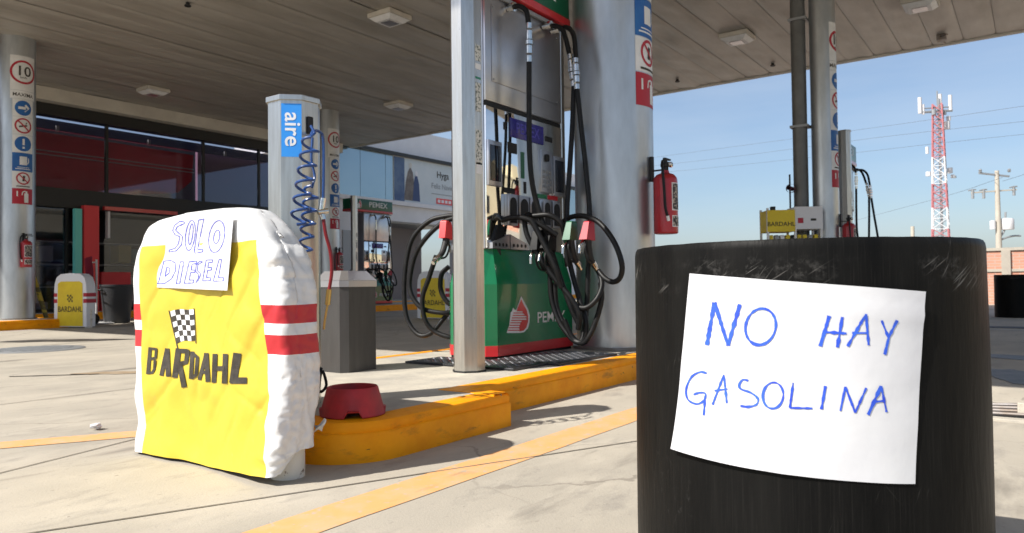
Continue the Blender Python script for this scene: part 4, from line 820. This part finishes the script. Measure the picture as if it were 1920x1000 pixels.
GL = [([(162, 350), (195, 160)], 17), ([(195, 160), (225, 255), (255, 352)], 15), ([(255, 352), (307, 168)], 16), (ell(398, 268, 66, 82, 32, .25), 11, True),
 ([(660, 355), (700, 220)], 15), ([(735, 360), (757, 225)], 15), ([(680, 292), (775, 298)], 12), ([(780, 355), (860, 212)], 12), ([(860, 212), (872, 350)], 11), ([(800, 296), (870, 296)], 9), ([(928, 240), (958, 315)], 10), ([(995, 240), (960, 315), (943, 392)], 12),
 (sp2([(160, 475), (132, 470), (95, 492), (72, 545), (80, 592), (118, 612), (150, 596), (156, 566), (130, 562), (104, 570)]), 8), ([(155, 575), (150, 662)], 8), ([(188, 615), (235, 482)], 9), ([(235, 482), (250, 608)], 9), ([(196, 553), (252, 545)], 7),
 (sp2([(343, 508), (318, 505), (303, 528), (312, 546), (355, 562), (386, 588), (380, 614), (345, 624), (310, 620)]), 10), (ell(453, 574, 45, 58, 28, .1), 10, True), ([(541, 517), (527, 628)], 10), ([(527, 628), (625, 631)], 8), ([(683, 532), (665, 635)], 12),
 ([(748, 642), (770, 535)], 9), ([(770, 535), (813, 650)], 9), ([(813, 650), (862, 540)], 9), ([(870, 660), (928, 532)], 14), ([(928, 532), (952, 648)], 10), ([(893, 603), (946, 597)], 9)]
for st in GL: MB().ribbon(st[0], st[1], gz, len(st) > 2, 3, .7).obj('marker_stroke', 'pen', gs, recalc=False)

# ================================================================ shop, white building
FY = 16.8
shop = thing('shop_building', (10, FY, 0), 'dark glazed shop front with red door frame under the canopy edge', 'building')
def sbox(name, x0, x1, y0, y1, z0, z1, m, par=shop, bev=0): o = MB().box(x0, x1, y0, y1, z0, z1, bev).obj(name, m, None); return inpar(o, par) if par is shop or par.type == 'EMPTY' else o
def child(o, par, root): o.parent = par; o.matrix_parent_inverse = Matrix.Translation(root.location).inverted() if par is not root else Matrix.Translation(root.location).inverted(); return o
X0, X1 = -6, 14.55
sbox('fascia_band', X0, X1, FY-.35, FY+.2, 4.52, 4.79, 'fascia'); sbox('soffit_band', X0, X1, FY-.1, FY+.2, 4.28, 4.518, 'black_frame')
sbox('beam', X0, X1, FY-.12, FY+.15, 2.36, 2.76, 'black_frame'); sbox('back_wall', X0, X1, FY+2.6, FY+2.8, 0, 4.5, 'store_dark'); sbox('end_wall', X1-.2, X1, FY, FY+2.6, .15, 4.5, 'store_dark'); sbox('floor', X0, X1, FY, FY+2.6, .1, .16, 'store_dark'); sbox('upper_floor', X0, X1, FY+.16, FY+2.59, 2.45, 2.7, 'store_dark')
mx = [-6, -3, -.5, 2, 4.5, 6.2, 8.02, 10.35, 11.95, 13.35, 14.5]
for i, x in enumerate(mx):
    sbox('mullion', x-.03, x+.03, FY-.02, FY+.05, 2.762, 4.278, 'black_frame')
    if i < len(mx)-1: sbox('pane', x+.03, mx[i+1]-.03, FY, FY+.012, 2.762, 4.278, 'glass')
# red hull-shaped sign inside the upper windows
rs = MB().prism([(-5, 2.80), (8.4, 2.80), (9.9, 2.98), (10.25, 3.3), (10.3, 3.95), (8, 3.98), (-5, 3.98)], 0, .25).xf(Matrix(((1, 0, 0, 0), (0, 0, 1, FY+.35), (0, 1, 0, 0), (0, 0, 0, 1)))).obj('red_sign', 'store_red', None); inpar(rs, shop)
for z in (3.50, 3.58): sbox('sign_stripe', -5, 10.3, FY+.335, FY+.348, z, z+.022, 'fascia')
sbox('interior_panel', 10.5, 13.9, FY+.5, FY+.6, 2.75, 4.1, mat('plum_panel', (.20, .10, .15), .6)); sbox('ceiling_strip', -5, 14, FY+.3, FY+.4, 4.05, 4.26, mat('night_blue', (.05, .07, .16), .6))
for x in (7.1, 9.1, 11.1, 13.0): sbox('spotlight', x-.03, x+.03, FY+.2, FY+.28, 4.02, 4.14, 'grey')
for i, (a, b) in enumerate(((-6, -2), (-2, 1.5), (1.5, 4.5), (4.5, 7.2), (7.95, 10.0), (10.0, 12.2), (12.2, 14.3))): sbox('pane', a+.03, b-.03, FY+.02, FY+.032, .18, 2.355, 'glass'); sbox('mullion', b-.03, b+.03, FY-.01, FY+.06, .16, 2.358, 'black_frame')
sbox('door_frame', 7.42, 7.72, FY-.30, FY-.14, .15, 2.42, 'bright_red'); sbox('door_header', 7.88, 9.55, FY-.22, FY-.123, 2.36, 2.44, 'redband'); sbox('teal_post', 7.25, 7.39, FY-.26, FY-.15, .15, 2.34, 'teal'); sbox('red_panel', 7.86, 8.5, FY-.11, FY-.02, .15, 1.0, 'store_red')
sbox('white_jamb', 7.98, 8.03, FY-.14, FY-.03, 1.75, 2.34, 'wall_white')
rnd = random.Random(3)
for k in range(26):
    x = rnd.uniform(4.8, 11.5); z = rnd.choice((.2, .75, 1.25)); c = rnd.choice(((.5, .5, .52), (.35, .12, .1), (.5, .4, .1), (.12, .3, .3), (.3, .3, .34), (.4, .33, .25)))
    o = MB().box(x, x+rnd.uniform(.15, .45), FY+.9, FY+1.3, z, z+rnd.uniform(.15, .42), .02).obj('shop_goods', mat('goods', c, .6), None); inpar(o, shop)
for z in (.7, 1.2, 1.7): sbox('shelf', 4.6, 13.8, FY+.85, FY+1.4, z-.03, z, 'grey')
wbd = thing('white_building', (20, FY, 0), 'white building with pale blue glass band and a printed banner', 'building')
def wbx(name, x0, x1, y0, y1, z0, z1, m, bev=0): o = MB().box(x0, x1, y0, y1, z0, z1, bev).obj(name, m, None); return inpar(o, wbd)
wbx('parapet_wall', 14.56, 21.5, FY+.25, FY+5, 4.95, 5.85, 'wall_white'); wbx('black_coping', 14.56, 30, FY-.14, FY+.25, 4.82, 4.92, 'black_frame'); wbx('upper_wall', 21.6, 30, FY+.3, FY+5, 4.93, 5.6, 'wall_white')
xs = [14.56, 15.55, 16.62, 16.95]
for a, b in zip(xs, xs[1:]): wbx('glass_panel', a+.008, b-.008, FY, FY+.05, 3.35, 4.818, 'glass_blue')
wbx('glass_panel', 20.6, 29.5, FY, FY+.05, 3.35, 4.818, 'glass_blue')
wbx('sill', 14.56, 30, FY-.16, FY+.2, 3.21, 3.348, 'wall_white', .01); wbx('lintel_wall', 14.56, 30, FY-.02, FY+.25, 2.70, 3.208, 'wall_white'); wbx('pier', 14.56, 16.1, FY-.02, FY+.25, .15, 2.698, 'wall_white'); wbx('pier', 20.0, 30, FY-.02, FY+.25, .15, 2.698, 'wall_white')
wbx('garage_back', 16.1, 20.0, FY+1.6, FY+1.7, .15, 2.7, mat('garage_grey', (.28, .25, .25), .8)); wbx('garage_ceiling', 16.1, 20.0, FY+.26, FY+1.6, 2.66, 2.7, 'grey')
wbx('side_door', 14.8, 15.4, FY-.05, FY-.022, .15, 2.3, 'grey')
bn = thing('banner', (18.8, FY, 3.4), 'pale printed holiday banner with a robed couple beside the glass band', 'banner')
bm_ = mat('banner_print', (.60, .64, .65), .55, col2=(.52, .58, .60), scale=2)
inpar(MB().box(16.97, 20.55, FY-.03, FY+.03, 3.37, 4.80).obj('sheet', bm_, None), bn); inpar(MB().box(16.975, 17.45, FY-.034, FY-.0305, 3.375, 4.795).obj('blue_field', mat('banner_blue', (.05, .10, .22), .6, col2=(.15, .22, .32), scale=2), None), bn)
def bpoly(pts, m, name, e): inpar(MB().poly([(x, FY-.035-e, z) for x, z in pts]).obj(name, m, None), bn)
bpoly([(17.42, 3.42), (17.95, 3.42), (17.90, 4.0), (17.85, 4.35), (17.72, 4.55), (17.6, 4.35), (17.5, 4.0)], mat('robe_brown', (.13, .11, .10), .7, col2=(.25, .22, .2), scale=5), 'robed_figure', 0)
bpoly([(17.82, 3.42), (18.18, 3.42), (18.14, 4.0), (18.05, 4.28), (17.95, 4.30), (17.88, 4.0)], mat('robe_blue', (.05, .08, .18), .7), 'robed_figure', .002)
bpoly([(17.66, 4.5), (17.78, 4.5), (17.80, 4.62), (17.72, 4.68), (17.65, 4.62)], mat('veil', (.6, .58, .52), .7), 'head', .003); bpoly([(17.96, 4.26), (18.08, 4.26), (18.09, 4.38), (18.02, 4.44), (17.95, 4.38)], 'wall_white', 'head', .003)
def btext(txt, size, x, z, m, name): inpar(text_mb(txt, size, lambda a, b_: Vector((x+a, FY-.037, z+b_))).obj(name, m, None), bn)
btext('Hyga', .32, 19.35, 4.42, 'ink', 'lettering'); btext('Feliz Navidad', .26, 19.45, 4.02, 'grey', 'lettering'); inpar(MB().box(18.75, 20.1, FY-.038, FY-.036, 3.74, 3.77).obj('caption_line', 'grey', None), bn)
inpar(MB().box(19.0, 19.85, FY-.038, FY-.0305, 3.42, 3.62).obj('logo_block', 'bright_red', None), bn); [inpar(MB().box(x, x+.13, FY-.041, FY-.0385, 3.47, 3.57).obj('logo_mark', 'wall_white', None), bn) for x in (19.07, 19.26, 19.45, 19.64)]
# building over the road, mirrored in the polished pump door
cbd = thing('cream_building', (30, -17, 0), 'cream rendered building across the street mirrored in the polished pump door', 'building')
inpar(MB().box(9, 52, -24, -15.5, 0, 5.6, .03).obj('wall', 'cream', None), cbd); inpar(MB().box(26, 28.2, -22, -16.2, 5.62, 7.4).obj('roof_block', 'cream', None), cbd); inpar(MB().box(8.9, 52.1, -24.1, -15.42, 5.45, 5.62).obj('cornice', 'cream', None), cbd)
for x in (12, 17, 33, 38, 44): f = inpar(MB().box(x, x+1.4, -15.52, -15.46, 1.2, 2.9).obj('window', 'glass_dark', None), cbd)

# ================================================================ things before the shop
tc_ = thing('trash_can', (6.75, 13.75, 0), 'dark grey round trash can standing in the shade before the red door frame', 'trash can')
MB().lathe([(.20, 0), (.215, .02), (.27, .66), (.285, .67), (.285, .70), (.275, .705), (.25, .70), (.20, .05), (0, .05)], n=40).obj('bucket', mat('can_grey', (.035, .037, .042), .55), tc_, 'sharp')
for s in (-1, 1): MB().tube([(s*.275, -.06, .6), (s*.32, -.05, .61), (s*.32, .05, .61), (s*.275, .06, .6)], .013).obj('handle', 'dark', tc_, True)
# folding hand truck with red cloth
ht = thing('hand_truck', (6.3, 13.7, 0), 'pale metal hand truck with white feet beside the trash can', 'hand truck')
for yy in (-.14, .14): MB().tube([(0, yy, .02), (0, yy, 1.15)], .017, 10, False).obj('rail', 'white', ht, True)
for z in (.25, .6, 1.1): MB().tube([(0, -.14, z), (0, .14, z)], .013, 10, False).obj('rung', 'white', ht, True)
MB().box(-.05, .28, -.20, .20, .01, .03, .006).obj('toe_plate', 'white', ht)
for yy in (-.19, .19): MB().lathe([(0, -.025), (.09, -.025), (.10, -.012), (.10, .012), (.09, .025), (0, .025)], n=20).xf(Matrix.Translation((-.07, yy, .10)) @ Matrix.Rotation(math.pi/2, 4, 'X')).obj('wheel', 'black', ht, 'sharp')
rc_ = MB().grid(lambda u, v: Vector((.05*math.sin(u*9)+.03*noise.noise((u*3, v*4, 1))-.05, (u-.5)*(.22+.16*v)+.03*noise.noise((u*2, v*3, 5)), .55+.62*(1-v)+.03*math.sin(u*7))), 18, 18).obj('red_cloth', mat('dark_red_cloth', (.20, .01, .03), .85), None, 'all', recalc=False); rc_.location = (6.2, 13.55, 0); tag(rc_, 'dark red cloth hanging on the pale hand truck', 'cloth')
yp = MB().tube([(5.52, 13.62, .15), (5.30, 13.85, 1.25)], .035, 12, False).obj('leaning_pole', mat('pole_stripes', (.10, .085, .02), .6, col2=(.42, .33, .03), scale=3, stretch=(1, 1, 3), lo=.48, hi=.52), None, True); tag(yp, 'yellow and black pole leaning by the orange kerbed column island', 'pole')
cp = bmesh.new(); bmesh.ops.create_icosphere(cp, subdivisions=3, radius=.022)
for v in cp.verts: v.co *= 1+.55*noise.noise(v.co*70); v.co.z *= .55; v.co.z += .013
me = bpy.data.meshes.new('m'); cp.to_mesh(me); cp.free(); o = link('crumpled_paper', me, 'paper'); o.location = (1.581, 3.40, .005); tag(o, 'small crumpled white paper on the orange floor stripe', 'litter')

# ================================================================ right side: sign rack, drain pit, wall, mast, poles, wires
rk = thing('oil_rack', (10.15, 2.62, K), 'yellow and white BARDAHL oil rack in front of the downpipe', 'rack')
f3 = Vector((-.83, -.55, 0)).normalized(); tt = Vector((.55, -.83, 0)).normalized(); RM = Matrix(((tt.x, -f3.x, 0, 0), (tt.y, -f3.y, 0, 0), (0, 0, 1, 0), (0, 0, 0, 1)))
def rbox(n, x0, x1, y0, y1, z0, z1, m, bev=.004): return MB().box(x0, x1, y0, y1, z0, z1, bev).xf(RM).obj(n, m, rk)
for x in (-.36, .0, .34): rbox('upright', x-.014, x+.014, -.015, .015, 0, 1.45, 'white'); rbox('upright', x-.014, x+.014, .285, .315, 0, 1.45, 'white')
rbox('header_box', -.37, -.005, -.02, .32, 1.13, 1.42, 'cover_yellow'); rbox('header_box', -.0, .36, -.02, .32, 1.16, 1.46, 'wall_white')
for z in (.3, .6, .9): rbox('shelf', -.36, .34, 0, .3, z, z+.02, 'white')
for x in range(9):
    for z in (.32, .62, .92): rbox('oil_bottle', -.33+x*.074, -.28+x*.074, .03, .12, z, z+.17, rnd.choice(('dark', 'grey', 'cover_yellow', 'wall_white')), .01)
rbox('lettering_block', .03, .10, -.024, -.0205, 1.24, 1.31, 'sign_red'); rbox('lettering_block', .20, .27, -.024, -.0205, 1.27, 1.30, 'ink'); rbox('top_lamp', -.28, -.22, .1, .16, 1.421, 1.48, 'dark')
text_mb('BARDAHL', .082, lambda x, y: RM @ Vector((-.19+x, -.0225, 1.23+y))).obj('lettering', 'ink', rk)
# broken drain pit on the concrete apron at the right
dpit = thing('drain_pit', (3.95, .02, 0), 'broken pale concrete drain box in the apron right of the black drum', 'drain box')
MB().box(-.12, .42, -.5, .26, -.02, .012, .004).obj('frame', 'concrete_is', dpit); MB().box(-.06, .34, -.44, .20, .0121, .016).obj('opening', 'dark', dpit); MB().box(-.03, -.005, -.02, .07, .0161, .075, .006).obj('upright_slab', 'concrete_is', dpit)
for i in range(4): MB().tube([(-.04+i*.09, .18, .022), (.0+i*.09, -.42, .03+.008*i)], .008, 8, False).obj('grate_bar', 'rust', dpit, True)
dch = MB().box(11.0, 11.35, -8, 1.55, -.02, .006).obj('drain_channel', 'dark'); struct(dch)
wl = thing('brick_wall', (21, -3, 0), 'pink brick boundary wall with pale concrete piers beyond the forecourt', 'wall')
inpar(MB().box(21, 21.2, -22, 9, 0, 1.28).obj('masonry', 'brick', None), wl); inpar(MB().box(20.96, 21.24, -22.05, 9.05, 1.281, 1.35).obj('coping', 'pole', None), wl)
for y in (-20.2, -17, -13.8, -10.6, -7.4, -4.2, -1.0, .62, 3.8, 7): inpar(MB().box(20.93, 21.27, y-.09, y+.09, 0, 1.279).obj('pier', 'pole', None), wl)
inpar(MB().box(20.97, 20.998, -22, 9, .78, .84).obj('tie_beam', 'pole', None), wl)
# red and white antenna mast
D_ = 150; mp_ = atd(1764, 440, D_); mt = thing('antenna_mast', (mp_.x, mp_.y, 0), 'red and white lattice antenna mast with white panel antennas far behind the drum', 'mast')
zpx = lambda y: atd(1764, y, D_).z
secs = [(0, zpx(430), 'tower_red'), (zpx(430), zpx(390), 'tower_white'), (zpx(390), zpx(345), 'tower_red'), (zpx(345), zpx(295), 'tower_white'), (zpx(295), zpx(195), 'tower_red')]
H_ = zpx(185)
def hw_(z): return 1.42-.72*z/H_
for z0, z1, m in secs:
    b = MB(); n = max(2, int((z1-z0)/1.4)); cs = lambda z: [Vector((sx*hw_(z), sy*hw_(z), z)) for sx, sy in ((-1, -1), (1, -1), (1, 1), (-1, 1))]
    for i in range(n):
        a, c = cs(z0+(z1-z0)*i/n), cs(z0+(z1-z0)*(i+1)/n)
        for k in range(4): b.bar(a[k], c[k], .14); b.bar(a[k], c[(k+1) % 4], .075); b.bar(a[(k+1) % 4], c[k], .075); b.bar(a[k], a[(k+1) % 4], .07)
    b.obj('lattice_section', m, mt)
b = MB(); b.tube([(-.1, -.2, 0), (-.1, -.2, H_)], .22, 6, False); b.obj('cable_run', 'grey', mt)
sx_ = rt.xy.to_3d()
def ant(px, py0, py1, wd, m='tower_white', dd=0):
    z0, z1 = zpx(py1), zpx(py0); off = sx_*((px-1764)/F*D_*1.1); nrm = Vector((-sx_.y, sx_.x, 0))*dd; p = off+nrm; b = MB(); b.tube([p+Vector((0, 0, z0)), p+Vector((0, 0, z1))], wd*.72, 8, False); b.obj('antenna', m, mt)
for px, y0, y1, wd in ((1738, 182, 212, .45), (1768, 176, 204, .42), (1783, 178, 207, .42), (1743, 195, 214, .3), (1780, 218, 226, .5), (1777, 228, 242, .75), (1747, 275, 288, .35), (1780, 315, 325, .6), (1748, 322, 330, .6), (1784, 328, 334, .45)): ant(px, y0, y1, wd)
for px, y0, y1, wd in ((1772, 210, 216, .4), (1756, 206, 216, .5), (1770, 300, 312, .35), (1784, 331, 335, .4)): ant(px, y0, y1, wd, 'grey', -.5)
b = MB(); b.tube([sx_*-3.0+Vector((0, 0, zpx(210))), sx_*2.6+Vector((0, 0, zpx(207)))], .22, 6, False); b.tube([sx_*-2.8+Vector((0, 0, zpx(203))), sx_*2.4+Vector((0, 0, zpx(200)))], .12, 6, False); b.tube([Vector((0, 0, H_-1)), Vector((0, 0, zpx(170)))], .12, 6, False); b.obj('platform', 'grey', mt)
# utility pole with transformer
D2 = 46; pp = atd(1874, 500, D2); up_ = thing('utility_pole', (pp.x, pp.y, 0), 'pale concrete utility pole with crossarm and white transformer', 'utility pole')
zq = lambda y: atd(1874, y, D2).z; ox = lambda px: sx_*((px-1874)/F*D2*1.08)
MB().tube([(0, 0, 0), (0, 0, zq(320))], lambda u: .17-.07*u, 14, False).obj('pole_shaft', 'pole', up_, True)
MB().bar(ox(1848)+Vector((0, 0, zq(324))), ox(1892)+Vector((0, 0, zq(331))), .06).obj('crossarm', 'grey', up_)
for px, y in ((1838, 355), (1854, 355), (1898, 350)):
    b = MB(); b.tube([ox(px-6)+Vector((0, 0, zq(y+2))), ox(px)+Vector((0, 0, zq(y))), ox(px+5)+Vector((0, 0, zq(y)))], .035, 6, False); b.tube([ox(px)+Vector((0, 0, zq(y))), ox(px)+Vector((0, 0, zq(y+17)))], .07, 8, False); b.obj('fuse_cutout', 'grey', up_, True)
MB().bar(ox(1836)+Vector((0, 0, zq(361))), ox(1902)+Vector((0, 0, zq(356))), .045).obj('crossarm', 'pole', up_)
for px in (1850, 1892): MB().lathe([(.05, 0), (.09, .04), (.05, .08), (.09, .12), (.04, .18), (0, .2)], n=12).move(ox(px)+Vector((0, 0, zq(323)))).obj('insulator', 'grey', up_, 'sharp')
c_ = ox(1887); b = MB().lathe([(.0, zq(431)), (.30, zq(431)), (.31, zq(430)), (.31, zq(413)), (.26, zq(410)), (0, zq(409))], (c_.x, c_.y), 24); b.obj('transformer', 'tower_white', up_, 'sharp')
c_ = ox(1866); MB().lathe([(0, zq(430)), (.14, zq(430)), (.14, zq(414)), (0, zq(413))], (c_.x, c_.y), 16).obj('meter_box', 'tower_white', up_, 'sharp')
MB().tube([ox(1874)+Vector((0, 0, zq(452))), ox(1885)+Vector((0, 0, zq(446))), ox(1896)+Vector((0, 0, zq(443))), ox(1906)+Vector((0, 0, zq(443)))], .05, 8).obj('lamp_arm', 'grey', up_, True)
MB().tube([ox(1876)+Vector((0, 0, zq(445))), ox(1883)+Vector((0, 0, zq(430))), ox(1885)+Vector((0, 0, zq(398)))], .05, 8).obj('cable', 'grey', up_, True)
sp_ = atd(1711, 430, 60); o = MB().tube([(0, 0, 0), (0, 0, sp_.z+.2)], .13, 10, False).obj('post_stub', 'pole', None, True); o.location = (sp_.x, sp_.y, 0); tag(o, 'short weathered post poking up far behind the black drum', 'post')
wm = mat('wire', (.10, .11, .13), .6)
def wire(pts, r, label):
    P_ = [atd(*p) for p in pts]; a, b_ = P_[0], P_[-1]; o = MB().tube([a+(a-P_[1])*.5]+P_+[b_+(b_-P_[-2])*.5], r, 5, sub=8).obj('power_line', wm, None); tag(o, label, 'wire', 'power lines')
wire([(1230, 295, 62), (1400, 272, 58), (1600, 245, 52), (1750, 224, 47), (1920, 199, 42)], .009, 'uppermost of the three parallel power lines crossing the antenna mast')
wire([(1230, 311, 62), (1400, 291, 58), (1600, 264, 52), (1750, 246, 47), (1920, 228, 42)], .009, 'middle of the three parallel power lines crossing the antenna mast')
wire([(1230, 325, 62), (1400, 308, 58), (1600, 287, 52), (1750, 270, 47), (1920, 252, 42)], .009, 'lowest of the three parallel power lines crossing the antenna mast')
wire([(1580, 420, 70), (1700, 388, 60), (1800, 360, 52), (1850, 343, 47)], .010, 'power line rising to the crossarm of the utility pole')
wire([(1893, 336, 46), (1925, 326, 40)], .010, 'short power line leaving the utility pole crossarm')
